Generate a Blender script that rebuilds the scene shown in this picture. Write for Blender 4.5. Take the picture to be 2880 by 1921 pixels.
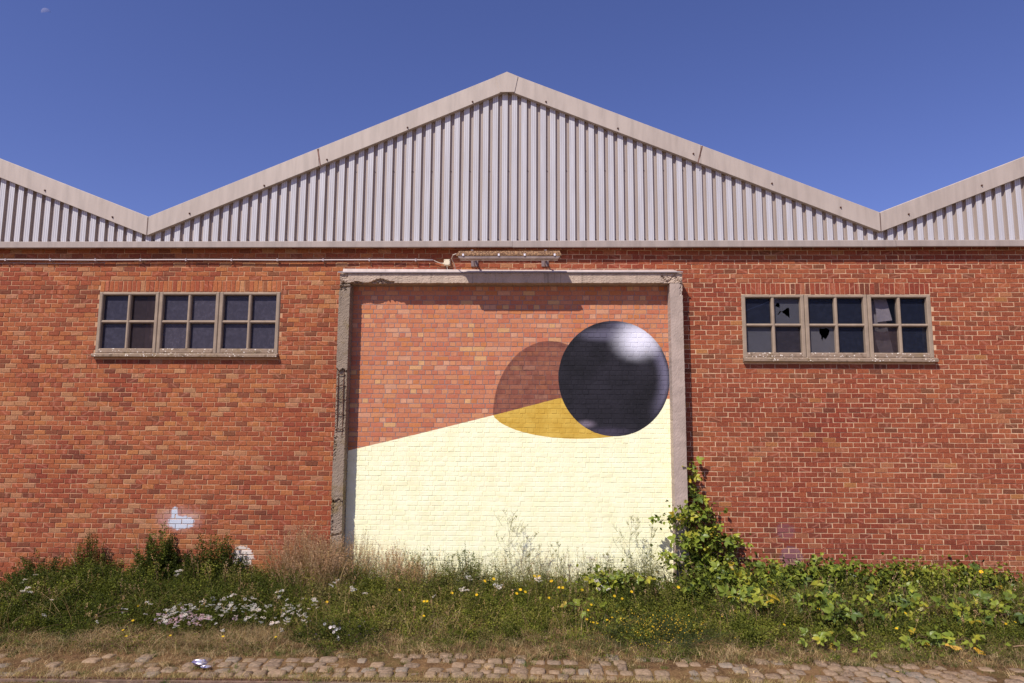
import bpy, math, random
import numpy as np
from mathutils import Matrix, Vector, Euler

# ------------------------------------------------------------------ scene, camera, sky, sun
C = bpy.context.scene.collection
SC = bpy.context.scene
for o in list(bpy.data.objects):
    bpy.data.objects.remove(o)

CAM_POS = Vector((0.0, -11.4, 2.7))
PITCH, YAW, ROLL = math.radians(7.019), math.radians(1.648), math.radians(-0.3355)
fw = Vector((-math.sin(YAW) * math.cos(PITCH), math.cos(YAW) * math.cos(PITCH), math.sin(PITCH)))
rt = Vector((math.cos(YAW), math.sin(YAW), 0))
up = rt.cross(fw)
rt2 = rt * math.cos(ROLL) - up * math.sin(ROLL)
up2 = rt * math.sin(ROLL) + up * math.cos(ROLL)
cam_data = bpy.data.cameras.new('camera')
cam_data.sensor_width = 36.0
cam_data.lens = 24.0
cam_data.clip_end = 20000
cam = bpy.data.objects.new('camera', cam_data)
C.objects.link(cam)
m = Matrix((rt2, up2, -fw)).transposed().to_4x4()
m.translation = CAM_POS
cam.matrix_world = m
SC.camera = cam

SUN_DIR = Vector((0.67, 1.0, -1.39)).normalized()          # the way the light travels
SUN_EL = math.asin(-SUN_DIR.z)
to_sun = -SUN_DIR
world = bpy.data.worlds.new('World')
SC.world = world
world.use_nodes = True
wn, wl = world.node_tree.nodes, world.node_tree.links
for n in list(wn):
    wn.remove(n)
sky = wn.new('ShaderNodeTexSky')
sky.sky_type = 'NISHITA'
sky.sun_disc = False
sky.sun_elevation = SUN_EL
sky.sun_rotation = math.atan2(to_sun.x, to_sun.y)
sky.air_density = 1.0
sky.dust_density = 0.5
sky.ozone_density = 3.0
tintn = wn.new('ShaderNodeMix')
tintn.data_type = 'RGBA'
tintn.blend_type = 'MULTIPLY'
tintn.inputs[0].default_value = 1.0
tintn.inputs[7].default_value = (0.68, 0.62, 0.98, 1)
bg = wn.new('ShaderNodeBackground')
bg.inputs[1].default_value = 0.115
wo = wn.new('ShaderNodeOutputWorld')
wl.new(sky.outputs[0], tintn.inputs[6])
wl.new(tintn.outputs[2], bg.inputs[0])
wl.new(bg.outputs[0], wo.inputs[0])

sun_data = bpy.data.lights.new('sun', 'SUN')
sun_data.energy = 5.0
sun_data.angle = math.radians(0.5)
sun_data.color = (1.0, 0.93, 0.84)
sun = bpy.data.objects.new('sun', sun_data)
sun.rotation_euler = SUN_DIR.to_track_quat('-Z', 'Y').to_euler()
sun.location = (-10, -20, 25)
C.objects.link(sun)

SC.view_settings.view_transform = 'Standard'
SC.view_settings.look = 'None'
SC.view_settings.gamma = 1.0
SC.view_settings.use_curve_mapping = False
SC.view_settings.exposure = 0.1
SC.render.engine = 'CYCLES'
SC.cycles.max_bounces = 6
SC.cycles.transparent_max_bounces = 8

R = np.random.default_rng(7)
random.seed(7)

# ------------------------------------------------------------------ helpers
def s2l(r, g, b):
    f = lambda c: c / 12.92 if c <= 0.04045 else ((c + 0.055) / 1.055) ** 2.4
    return np.array([f(r / 255), f(g / 255), f(b / 255)])

ALB = 1 / 1.15                                               # photo value of a sunlit wall -> base colour

def mk(name, V, polys, mat, parent=None, col=None, kiss=None, uv=None, smooth=False, link=True):
    """V (n,3); polys list of (m,k) index arrays; col/kiss per face (in order of polys); uv per loop."""
    me = bpy.data.meshes.new(name)
    V = np.asarray(V, np.float32)
    me.vertices.add(len(V))
    me.vertices.foreach_set('co', V.ravel())
    polys = [np.asarray(p, np.int32) for p in polys if len(p)]
    loops = np.concatenate([p.ravel() for p in polys])
    tot = np.concatenate([np.full(len(p), p.shape[1], np.int32) for p in polys])
    start = np.concatenate([[0], np.cumsum(tot)[:-1]]).astype(np.int32)
    me.loops.add(len(loops))
    me.loops.foreach_set('vertex_index', loops)
    me.polygons.add(len(tot))
    me.polygons.foreach_set('loop_start', start)
    me.polygons.foreach_set('loop_total', tot)
    for nm, dat in (('tint', col), ('kiss', kiss)):
        if dat is not None:
            a = me.attributes.new(nm, 'FLOAT_COLOR', 'FACE')
            d = np.ones((len(tot), 4), np.float32)
            dat = np.asarray(dat, np.float32)
            d[:, :dat.shape[1]] = dat
            a.data.foreach_set('color', d.ravel())
    if uv is not None:
        u = me.uv_layers.new(name='UVMap')
        u.data.foreach_set('uv', np.asarray(uv, np.float32).ravel())
    me.polygons.foreach_set('use_smooth', np.full(len(tot), bool(smooth)))
    me.update(calc_edges=True)
    me.validate()
    if mat is not None:
        me.materials.append(mat)
    if not link:
        return me
    return ob(name, me, parent)

def ob(name, me, parent=None):
    o = bpy.data.objects.new(name, me)
    C.objects.link(o)
    if parent is not None:
        o.parent = parent
    return o

class MB:
    """collects boxes, tubes and polygons into one mesh"""
    def __init__(s):
        s.v, s.f, s.c = [], [], []
    def poly(s, pts, col=None):
        i = len(s.v); s.v += [tuple(p) for p in pts]; s.f.append(tuple(range(i, i + len(pts)))); s.c.append(col)
    def box(s, x0, x1, y0, y1, z0, z1, ch=0.0, col=None):
        """ch: chamfer of the front (y0) edges"""
        i = len(s.v)
        if ch:
            s.v += [(x0 + ch, y0, z0 + ch), (x1 - ch, y0, z0 + ch), (x1 - ch, y0, z1 - ch), (x0 + ch, y0, z1 - ch),
                    (x0, y0 + ch, z0), (x1, y0 + ch, z0), (x1, y0 + ch, z1), (x0, y0 + ch, z1),
                    (x0, y1, z0), (x1, y1, z0), (x1, y1, z1), (x0, y1, z1)]
            fs = [(0, 1, 2, 3)]
            for a, b in ((0, 4), (4, 8)):
                fs += [(a + k, b + k, b + (k + 1) % 4, a + (k + 1) % 4) for k in range(4)]
            fs.append((11, 10, 9, 8))
        else:
            s.v += [(x0, y0, z0), (x1, y0, z0), (x1, y0, z1), (x0, y0, z1), (x0, y1, z0), (x1, y1, z0), (x1, y1, z1), (x0, y1, z1)]
            fs = [(0, 1, 2, 3), (7, 6, 5, 4), (0, 4, 5, 1), (1, 5, 6, 2), (2, 6, 7, 3), (3, 7, 4, 0)]
        s.f += [tuple(i + k for k in f) for f in fs]; s.c += [col] * len(fs)
    def tube(s, pts, r, n=6, col=None, caps=True):
        pts = [Vector(p) for p in pts]
        rr = r if hasattr(r, '__len__') else [r] * len(pts)
        rings = []
        for k, p in enumerate(pts):
            d = (pts[min(k + 1, len(pts) - 1)] - pts[max(k - 1, 0)])
            if d.length < 1e-9: d = Vector((0, 0, 1))
            d.normalize()
            a = d.cross(Vector((0.13, 0.21, 0.97)) if abs(d.z) < 0.9 else Vector((1, 0.1, 0))).normalized(); b = d.cross(a)
            i = len(s.v)
            for q in range(n):
                t = 2 * math.pi * q / n
                s.v.append(tuple(p + (a * math.cos(t) + b * math.sin(t)) * rr[k]))
            rings.append(i)
        for k in range(len(rings) - 1):
            for q in range(n):
                s.f.append((rings[k] + q, rings[k] + (q + 1) % n, rings[k + 1] + (q + 1) % n, rings[k + 1] + q)); s.c.append(col)
        if caps:
            s.f.append(tuple(rings[0] + q for q in range(n))[::-1]); s.c.append(col)
            s.f.append(tuple(rings[-1] + q for q in range(n))); s.c.append(col)
    def build(s, name, mat, parent=None, smooth=False, link=True):
        me = bpy.data.meshes.new(name)
        me.from_pydata(s.v, [], s.f)
        if any(c is not None for c in s.c):
            a = me.attributes.new('tint', 'FLOAT_COLOR', 'FACE')
            a.data.foreach_set('color', np.array([(1, 1, 1, 1) if c is None else (*c[:3], 1) for c in s.c], np.float32).ravel())
        me.polygons.foreach_set('use_smooth', np.full(len(me.polygons), bool(smooth)))
        me.update()
        if mat: me.materials.append(mat)
        return ob(name, me, parent) if link else me

def tag(o, label=None, cat=None, group=None, kind=None):
    if label: o['label'] = label
    if cat: o['category'] = cat
    if group: o['group'] = group
    if kind: o['kind'] = kind
    return o

def thing(name, label, cat, loc=(0, 0, 0), group=None):
    o = bpy.data.objects.new(name, None)
    o.empty_display_size = 0.1
    o.location = loc
    C.objects.link(o)
    return tag(o, label, cat, group)

def dup(root, loc, rz=0.0, sc=1.0, label=None, group=None):
    r = root.copy(); C.objects.link(r); r.location = loc; r.rotation_euler = (0, 0, rz); r.scale = (sc, sc, sc)
    if label: r['label'] = label
    if group: r['group'] = group
    for ch in list(root.children):
        c = ch.copy(); C.objects.link(c); c.parent = r
        for g in list(ch.children):
            d = g.copy(); C.objects.link(d); d.parent = c
    return r

# ------------------------------------------------------------------ materials
class NT:
    def __init__(s, name, rough=0.8, spec=0.3):
        s.m = bpy.data.materials.new(name); s.m.use_nodes = True
        s.n, s.l = s.m.node_tree.nodes, s.m.node_tree.links
        s.b = s.n['Principled BSDF']; s.o = s.n['Material Output']
        s.b.inputs['Roughness'].default_value = rough
        s.b.inputs['Specular IOR Level'].default_value = spec
    def link(s, a, b): s.l.new(a, b)
    def val(s, x):
        n = s.n.new('ShaderNodeValue'); n.outputs[0].default_value = x; return n.outputs[0]
    def math(s, op, a, b=None, c=None, clamp=False):
        n = s.n.new('ShaderNodeMath'); n.operation = op; n.use_clamp = clamp
        for i, x in enumerate((a, b, c)):
            if x is None: continue
            if isinstance(x, (int, float)): n.inputs[i].default_value = x
            else: s.l.new(x, n.inputs[i])
        return n.outputs[0]
    def step(s, x, a, b, lo=0.0, hi=1.0):
        n = s.n.new('ShaderNodeMapRange'); n.interpolation_type = 'SMOOTHSTEP'
        s.l.new(x, n.inputs[0])
        for i, q in enumerate((a, b, lo, hi)):
            if isinstance(q, (int, float)): n.inputs[i + 1].default_value = q
            else: s.l.new(q, n.inputs[i + 1])
        return n.outputs[0]
    def pos(s):
        g = s.n.new('ShaderNodeNewGeometry'); return g.outputs['Position']
    def xyz(s, v):
        n = s.n.new('ShaderNodeSeparateXYZ'); s.l.new(v, n.inputs[0]); return n.outputs
    def noise(s, scale, detail=3.0, rough=0.55, vec=None, sx=(1, 1, 1), out=0, loc=(0, 0, 0)):
        mp = s.n.new('ShaderNodeMapping'); mp.inputs['Scale'].default_value = sx; mp.inputs['Location'].default_value = loc
        s.l.new(vec if vec is not None else s.pos(), mp.inputs[0])
        n = s.n.new('ShaderNodeTexNoise'); n.inputs['Scale'].default_value = scale; n.inputs['Detail'].default_value = detail; n.inputs['Roughness'].default_value = rough
        s.l.new(mp.outputs[0], n.inputs['Vector'])
        return n.outputs[out]
    def voro(s, scale, feature='F1', out='Distance', vec=None):
        n = s.n.new('ShaderNodeTexVoronoi'); n.feature = feature; n.inputs['Scale'].default_value = scale
        s.l.new(vec if vec is not None else s.pos(), n.inputs['Vector']); return n.outputs[out]
    def mix(s, f, a, b, mode='MIX'):
        n = s.n.new('ShaderNodeMix'); n.data_type = 'RGBA'; n.blend_type = mode
        for i, x in ((0, f), (6, a), (7, b)):
            if isinstance(x, (int, float)): n.inputs[i].default_value = x
            elif isinstance(x, (tuple, list, np.ndarray)): n.inputs[i].default_value = (*[float(q) for q in x[:3]], 1)
            else: s.l.new(x, n.inputs[i])
        return n.outputs[2]
    def attr(s, name, out='Color'):
        n = s.n.new('ShaderNodeAttribute'); n.attribute_name = name; return n.outputs[out]
    def bump(s, h, strength=0.4, dist=0.01):
        n = s.n.new('ShaderNodeBump'); n.inputs['Strength'].default_value = strength; n.inputs['Distance'].default_value = dist
        s.l.new(h, n.inputs['Height']); s.l.new(n.outputs[0], s.b.inputs['Normal'])
    def base(s, c):
        if isinstance(c, (tuple, list, np.ndarray)): s.b.inputs['Base Color'].default_value = (*[float(q) for q in c[:3]], 1)
        else: s.l.new(c, s.b.inputs['Base Color'])

def mat_plain(name, c, rough=0.6, spec=0.3, metal=0.0, noise=0.0, nscale=20.0):
    t = NT(name, rough, spec)
    t.b.inputs['Metallic'].default_value = metal
    c = np.array(c, float)
    if noise:
        t.base(t.mix(t.step(t.noise(nscale), 0.3, 0.7), c * (1 - noise), np.minimum(c * (1 + noise), 1)))
    else:
        t.base(c)
    return t.m

def kiss_mask(t):
    """light kiss marks: a band across the brick, its direction, offset and width kept per face"""
    k = t.n.new('ShaderNodeSeparateColor'); a = t.n.new('ShaderNodeAttribute'); a.attribute_name = 'kiss'
    t.link(a.outputs['Color'], k.inputs[0])
    uvn = t.n.new('ShaderNodeUVMap'); uvn.uv_map = 'UVMap'
    u = t.xyz(uvn.outputs[0])
    d = t.math('ADD', t.math('MULTIPLY', u[0], k.outputs[0]), t.math('MULTIPLY', u[1], k.outputs[1]))
    d = t.math('ABSOLUTE', t.math('SUBTRACT', d, k.outputs[2]))
    nz = t.noise(60.0, 2.0)
    d = t.math('ADD', d, t.math('MULTIPLY', t.math('SUBTRACT', nz, 0.5), 0.03))
    w = a.outputs['Alpha']
    r = t.math('DIVIDE', d, t.math('MAXIMUM', w, 0.0001))
    return t.step(r, 0.25, 1.25, 1.0, 0.0)

def mat_brick():
    t = NT('brick_clay', 0.9, 0.15)
    c = t.attr('tint')
    k = kiss_mask(t)
    c = t.mix(t.math('MULTIPLY', k, 0.26), c, s2l(214, 146, 120) * ALB)
    n1 = t.noise(38.0, 4.0, 0.65)
    c = t.mix(1.0, c, t.mix(t.step(n1, 0.28, 0.72), (0.74, 0.72, 0.74), (1.20, 1.20, 1.18)), 'MULTIPLY')
    n2 = t.noise(140.0, 2.0)
    c = t.mix(t.step(n2, 0.62, 0.8, 0, 0.35), c, s2l(80, 50, 45))
    # wear with a shape of its own: pale blue paint spray, lilac blocks of overpaint, white daub
    p = t.xyz(t.pos())
    def blob(x, z, rx, rz, sc, edge=(0.75, 1.1)):
        e = t.math('SQRT', t.math('ADD', t.math('POWER', t.math('DIVIDE', t.math('SUBTRACT', p[0], x), rx), 2.0), t.math('POWER', t.math('DIVIDE', t.math('SUBTRACT', p[2], z), rz), 2.0)))
        e = t.math('ADD', e, t.math('MULTIPLY', t.math('SUBTRACT', t.noise(sc, 4.0, 0.7), 0.5), 1.3))
        return t.step(e, edge[0], edge[1], 1.0, 0.0)
    halo = blob(-5.83, 1.13, 0.46, 0.23, 7.0, (0.3, 1.15))
    c = t.mix(t.math('MULTIPLY', halo, 0.3), c, s2l(210, 190, 190))
    core = t.math('MAXIMUM', blob(-5.78, 1.08, 0.25, 0.13, 11.0, (0.72, 0.95)), blob(-5.90, 1.22, 0.07, 0.15, 11.0, (0.65, 0.95)))
    c = t.mix(t.math('MULTIPLY', core, 0.92), c, s2l(205, 214, 226) * ALB)
    lil = t.math('MAXIMUM', blob(4.17, 0.62, 0.20, 0.20, 5.0, (0.8, 0.95)), t.math('MULTIPLY', blob(4.10, 1.03, 0.17, 0.14, 5.0, (0.7, 1.1)), 0.6))
    c = t.mix(t.math('MULTIPLY', lil, 0.62), c, s2l(122, 92, 108) * ALB)
    daub = blob(-4.72, 0.53, 0.19, 0.20, 28.0, (0.80, 0.98))
    c = t.mix(t.math('MULTIPLY', daub, 0.95), c, s2l(226, 214, 205) * ALB)
    t.base(c)
    t.bump(t.noise(75.0, 6.0, 0.75), 0.7, 0.006)
    return t.m, blob

def mat_mortar(name, c, dark):
    t = NT(name, 0.95, 0.1)
    n = t.noise(25.0, 4.0, 0.7)
    cc = t.mix(t.step(n, 0.3, 0.7), np.array(c) * dark, c)
    t.base(cc)
    t.bump(t.noise(120.0, 3.0), 0.6, 0.004)
    return t.m

def mat_concrete(name, c, moss=0.0, lichen=0.0, pits=True, streak=0.0):
    t = NT(name, 0.92, 0.2)
    c = np.array(c)
    n = t.noise(5.0, 5.0, 0.65)
    col = t.mix(t.step(n, 0.25, 0.75), c * 0.78, np.minimum(c * 1.12, 1))
    col = t.mix(t.step(t.noise(120.0, 2.0), 0.3, 0.75, 0, 0.35), col, np.minimum(c * 1.45, 1))
    if pits:
        v = t.voro(42.0)
        pit = t.math('MULTIPLY', t.step(v, 0.06, 0.13, 1.0, 0.0), t.step(t.noise(9.0), 0.5, 0.6))
        col = t.mix(pit, col, c * 0.3)
    if streak:
        s = t.noise(1.0, 4.0, 0.7, sx=(14, 14, 0.8))
        col = t.mix(t.step(s, 0.52, 0.72, 0, streak), col, c * 0.32)
    if moss:
        col = t.mix(t.step(t.noise(2.6, 5.0, 0.7), 0.50, 0.68, 0, moss), col, s2l(120, 100, 60))
    if lichen:
        v2 = t.voro(26.0)
        lm = t.math('MULTIPLY', t.step(v2, 0.2, 0.34, 1.0, 0.0), t.step(t.noise(6.0, 2.0), 0.45, 0.55))
        col = t.mix(t.math('MULTIPLY', lm, lichen), col, s2l(228, 218, 205))
        col = t.mix(t.step(t.noise(16.0, 3.0), 0.55, 0.7, 0, 0.7 * lichen), col, s2l(88, 72, 55))
    t.base(col)
    t.bump(t.noise(70.0, 5.0, 0.7), 0.35, 0.004)
    return t.m

def mat_metal(name, c, rough=0.5, stain=0.15, spec=0.5):
    t = NT(name, rough, spec)
    c = np.array(c)
    s = t.noise(1.0, 4.0, 0.6, sx=(9, 9, 1.2))
    col = t.mix(t.step(s, 0.35, 0.75), np.minimum(c * 1.05, 1), c * (1 - stain))
    s3 = t.noise(1.2, 3.0, 0.6)
    col = t.mix(t.step(s3, 0.4, 0.65, 0, stain), col, c * np.array((0.72, 0.66, 0.62)))
    t.base(col)
    return t.m

def mat_leaf(name, trans=0.32, rough=0.6, spec=0.14, dry=False):
    t = NT(name, rough, spec)
    c = t.attr('tint')
    n = t.noise(6.0, 2.0)
    c = t.mix(1.0, c, t.mix(t.step(n, 0.3, 0.7), (0.78, 0.82, 0.8), (1.18, 1.14, 1.1)), 'MULTIPLY')
    oi = t.n.new('ShaderNodeObjectInfo')
    c = t.mix(1.0, c, t.mix(oi.outputs['Random'], (0.82, 0.86, 0.85), (1.2, 1.12, 1.0)), 'MULTIPLY')
    t.base(c)
    tr = t.n.new('ShaderNodeBsdfTranslucent')
    t.link(t.mix(1.0, c, (1.25, 1.3, 0.6) if not dry else (1.1, 1.0, 0.8), 'MULTIPLY'), tr.inputs[0])
    mx = t.n.new('ShaderNodeMixShader'); mx.inputs[0].default_value = trans
    t.link(t.b.outputs[0], mx.inputs[1]); t.link(tr.outputs[0], mx.inputs[2]); t.link(mx.outputs[0], t.o.inputs[0])
    return t.m

M_BRICK, _ = mat_brick()
M_MORT_L = mat_mortar('mortar_tan', s2l(206, 160, 124) * ALB, 0.80)
M_MORT_R = mat_mortar('mortar_cream', s2l(224, 186, 150) * ALB, 0.78)
M_CONC = mat_concrete('concrete_frame', s2l(178, 160, 148) * ALB, streak=0.15)
M_CONC_L = mat_concrete('concrete_mossy', s2l(146, 130, 114) * ALB, moss=0.7, streak=0.3)
M_CONC_TOP = mat_concrete('concrete_lintel', s2l(186, 166, 148) * ALB, streak=0.55)
M_CONC_W = mat_concrete('concrete_window', s2l(158, 140, 122) * ALB, streak=0.2, pits=False)
M_SILL = mat_concrete('concrete_sill', s2l(150, 130, 112) * ALB, lichen=1.0, moss=0.5, pits=False)
M_TRIM = mat_metal('trim_metal', s2l(186, 172, 160) * ALB, 0.5, 0.14)
M_GUT = mat_metal('gutter_metal', s2l(170, 156, 146) * ALB, 0.5, 0.16)
M_RUST = mat_plain('rusty_steel', s2l(92, 62, 50), 0.85, 0.2, noise=0.4, nscale=60)
M_GALV = mat_plain('galvanised_steel', s2l(170, 158, 158), 0.45, 0.4, 0.2)
M_DARK = mat_plain('dark_interior', (0.03, 0.03, 0.035), 0.9)
M_ROOF = mat_plain('roof_sheet', (0.25, 0.24, 0.24), 0.7)

# cladding: crest and trough get their own colour through the tint (troughs and slopes darker and warmer)
tt = NT('ribbed_cladding', 0.42, 0.5)
cc = tt.attr('tint')
cc = tt.mix(1.0, cc, tt.mix(tt.step(tt.noise(1.0, 3.0, 0.6, sx=(20, 20, 1.0)), 0.3, 0.7), (0.90, 0.89, 0.90), (1.06, 1.06, 1.07)), 'MULTIPLY')
tt.base(cc)
M_CLAD = tt.m
M_LEAF = mat_leaf('leaf_green')
M_DRY = mat_leaf('dry_grass', 0.22, 0.8, 0.15, True)
M_BRAM = mat_leaf('bramble_leaf', 0.34, 0.42, 0.4)
M_STEM = mat_plain('plant_stem', (0.06, 0.07, 0.025), 0.8, 0.2, noise=0.3, nscale=30)
M_CANE = mat_plain('bramble_cane', (0.09, 0.05, 0.03), 0.7, 0.2, noise=0.3, nscale=30)
M_PETAL = mat_leaf('petal', 0.25, 0.7, 0.15)

# ------------------------------------------------------------------ ground
def ground_z(x, y):
    """verge rises a little from the paving to the wall, bumpy"""
    t = np.clip((np.asarray(y) + 2.9) / 2.4, 0, 1)
    b = 0.018 * np.sin(np.asarray(x) * 2.3 + 1.1 * np.sin(np.asarray(y) * 1.7)) + 0.012 * np.sin(np.asarray(x) * 5.1 + np.asarray(y) * 4.3)
    return 0.07 * t * t * (3 - 2 * t) + b * np.clip(t * 4, 0, 1)

def mat_ground():
    t = NT('soil', 0.98, 0.05)
    n = t.noise(3.0, 6.0, 0.7)
    c = t.mix(t.step(n, 0.35, 0.65), s2l(84, 62, 44), s2l(126, 98, 68))
    c = t.mix(t.step(t.noise(40.0, 4.0, 0.7), 0.45, 0.72, 0, 0.6), c, s2l(156, 126, 90))
    c = t.mix(t.step(t.noise(1.1, 4.0, 0.6, loc=(4, 2, 0)), 0.50, 0.66, 0, 0.6), c, s2l(78, 80, 40))
    quay = t.mix(t.step(t.noise(1.5, 5.0, 0.7), 0.3, 0.7), s2l(142, 124, 106), s2l(172, 152, 128))
    c = t.mix(t.step(t.xyz(t.pos())[1], -5.2, -4.5, 1.0, 0.0), c, quay)      # unseen quay before the paving, lightened to bounce warm light onto the wall
    t.base(c)
    t.bump(t.noise(30.0, 6.0, 0.75), 0.9, 0.02)
    return t.m
M_SOIL = mat_ground()
xs = np.concatenate([[-4000, -400, -60, -25], np.arange(-14, 14.01, 0.12), [25, 60, 400, 4000]])
ys = np.concatenate([[-4000, -400, -60, -14, -8], np.arange(-6, 0.41, 0.1), [3, 16, 60, 400, 4000]])
X, Y = np.meshgrid(xs, ys)
Z = ground_z(X, Y)
Z[(Y > 0.05)] = 0.05
Z[(Y < -2.9)] = -0.008
Z[np.abs(X) > 20] = np.where(Y[np.abs(X) > 20] > -2.9, 0.03, -0.012)
nx, ny = len(xs), len(ys)
ii = np.arange(nx * ny).reshape(ny, nx)
Q = np.stack([ii[:-1, :-1], ii[:-1, 1:], ii[1:, 1:], ii[1:, :-1]], -1).reshape(-1, 4)
tag(mk('ground', np.stack([X, Y, Z], -1).reshape(-1, 3), [Q], M_SOIL, smooth=True), kind='structure')

# projection used only to rank what shows largest
def proj(P):
    d = np.asarray(P, float) - np.array(CAM_POS)
    z = d @ np.array(fw)
    return 1440 + 1920 * (d @ np.array(rt2)) / z, 960.5 - 1920 * (d @ np.array(up2)) / z, z

# ------------------------------------------------------------------ paving: rows of setts
def mat_cobble():
    t = NT('sett_stone', 0.85, 0.25)
    c = t.attr('tint')
    oi = t.n.new('ShaderNodeObjectInfo')
    c = t.mix(1.0, c, t.mix(oi.outputs['Random'], (0.80, 0.80, 0.82), (1.15, 1.12, 1.08)), 'MULTIPLY')
    c = t.mix(t.step(t.noise(22.0, 5.0, 0.7), 0.35, 0.7, 0, 0.55), c, s2l(196, 166, 138) * 0.8)
    c = t.mix(t.step(t.noise(9.0, 3.0, 0.6), 0.55, 0.7, 0, 0.4), c, s2l(96, 78, 66))
    t.base(c)
    t.bump(t.noise(45.0, 5.0, 0.7), 0.6, 0.008)
    return t.m
M_COB = mat_cobble()
def sett_verts(w, d, h, rng):
    """domed block: 4x4 top grid rounded at the rim, plus a skirt"""
    g = np.array([-0.5, -0.33, 0.33, 0.5])
    V = []
    for j in range(4):
        for i in range(4):
            edge = (i in (0, 3)) + (j in (0, 3))
            zz = (0.0, -0.007, -0.022)[edge] + rng.normal(0, 0.003)
            sx = 0.95 if edge == 2 else 1.0
            V.append((g[i] * w * sx + rng.normal(0, 0.004), g[j] * d * sx + rng.normal(0, 0.004), h + zz))
    ring = [0, 1, 2, 3, 7, 11, 15, 14, 13, 12, 8, 4]
    b = len(V)
    for k in ring:
        V.append((V[k][0] * 1.04, V[k][1] * 1.04, -0.08))
    F = [(j * 4 + i, j * 4 + i + 1, (j + 1) * 4 + i + 1, (j + 1) * 4 + i) for j in range(3) for i in range(3)]
    F += [(ring[k], b + k, b + (k + 1) % 12, ring[(k + 1) % 12]) for k in range(12)]
    return V, F
cols = [np.array(s2l(*q)) * 0.72 for q in ((146, 126, 102), (156, 132, 106), (140, 122, 102), (160, 136, 108), (148, 138, 124), (134, 114, 94))]
sett_meshes = []
for k in range(14):
    v, f = sett_verts(0.152, 0.138, 0.012, R)
    sett_meshes.append(mk('cobble', v, [f], M_COB, col=np.tile(cols[k % 6] * ALB, (len(f), 1)), smooth=True, link=False))
pave = tag(bpy.data.objects.new('pavement', None), kind='structure'); C.objects.link(pave)
setts = []
yy = -2.98
row = 0
while yy > -7.0:
    x = -9.0 + R.uniform(0, 0.17)
    while x < 9.0:
        p = 0.158 + R.normal(0, 0.02)
        # the rows bow a little, the right end slopes away from the wall
        y_ = yy - 0.045 * max(0, abs(x - 0.3) - 1.5) + R.normal(0, 0.006)
        keep = True
        if -3.99 < y_ - 0.0177 * (x + 1.85) < -3.74: keep = False                  # the rail bed runs here
        edge = (-3.0 - y_)
        if edge < 0.35 and R.uniform() < 0.35: keep = False
        if x < -4.0 and R.uniform() < 0.55: keep = False                  # swallowed by dry grass on the left
        elif R.uniform() < 0.08: keep = False
        if keep: setts.append((x + p / 2, y_, R.normal(-0.004, 0.008), p, R.integers(14), R.normal(0, 0.05)))
        x += p + 0.017
    yy -= 0.152 + R.normal(0, 0.004)
    row += 1
S = np.array([s[:3] for s in setts])
u, v, z = proj(S)
vis = (u > 6) & (u < 2874) & (v < 1926) & (v > 1700)
rank = np.argsort(np.where(vis, z, 1e9))
near = set(rank[:min(300, int(vis.sum()))].tolist())
restV, restF, restC = [], [], []
nb = 0
for k, (x, y, zz, p, mi, rz) in enumerate(setts):
    sx = p / 0.165
    if k in near:
        o = ob('cobble', sett_meshes[mi], pave)
        o.location = (x, y, zz); o.rotation_euler = (R.normal(0, 0.04), R.normal(0, 0.04), rz); o.scale = (sx, 1, 1)
    else:
        vv, ff = sett_verts(0.152 * sx, 0.138, 0.012, R)
        vv = np.array(vv) + (x, y, zz)
        restV.append(vv); restF.append(np.array(ff) + nb); nb += len(vv)
        restC.append(np.tile(cols[mi % 6] * ALB, (len(ff), 1)))
tag(mk('cobble_paving', np.concatenate(restV), [np.concatenate(restF)], M_COB, pave, col=np.concatenate(restC), smooth=True), kind='stuff')

# steel rail sunk in the paving along the bottom of the picture
rail = thing('tram_rail', 'rusty steel rail sunk flush in the cobbles at bottom left', 'rail', (-5, -3.9, 0))
def rail_strip(name, a, b, z0, z1, mat):
    mb = MB()
    f = lambda x: -3.862 + 0.0177 * (x + 1.85)
    xs_ = np.linspace(-13, 11, 49)
    for i in range(48):
        xa, xb = xs_[i], xs_[i + 1]
        P = [(xa, f(xa) + a, z1), (xb, f(xb) + a, z1), (xb, f(xb) + b, z1), (xa, f(xa) + b, z1)]
        D = [(q[0], q[1], z0) for q in P]
        mb.poly(P)
        mb.poly([P[0], D[0], D[1], P[1]]); mb.poly([P[2], D[2], D[3], P[3]])
    o = mb.build(name, mat, rail)
    o.matrix_parent_inverse = Matrix.Translation((5, 3.9, 0))
M_RAILTOP = mat_plain('worn_rail', s2l(122, 102, 88), 0.45, 0.5, 0.2, 0.25, 15)
rail_strip('rail_head', -0.055, -0.012, -0.06, 0.012, M_RAILTOP)
rail_strip('flangeway', -0.010, 0.036, -0.06, -0.004, mat_plain('groove_dirt', s2l(62, 46, 42), 0.95, 0.1, noise=0.3))
rail_strip('guard_lip', 0.038, 0.060, -0.06, 0.008, M_RUST)

# ------------------------------------------------------------------ the warehouse
wh = thing('warehouse', 'long red brick warehouse with grey ribbed metal gables under a clear sky', 'building')
XL, XR = -13.0, 12.3
DOOR = (-3.03, 2.28, 5.05)
WINL = (-7.455, -4.30, 3.885, 4.949)
WINR = (3.522, 6.642, 3.845, 4.907)

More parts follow.
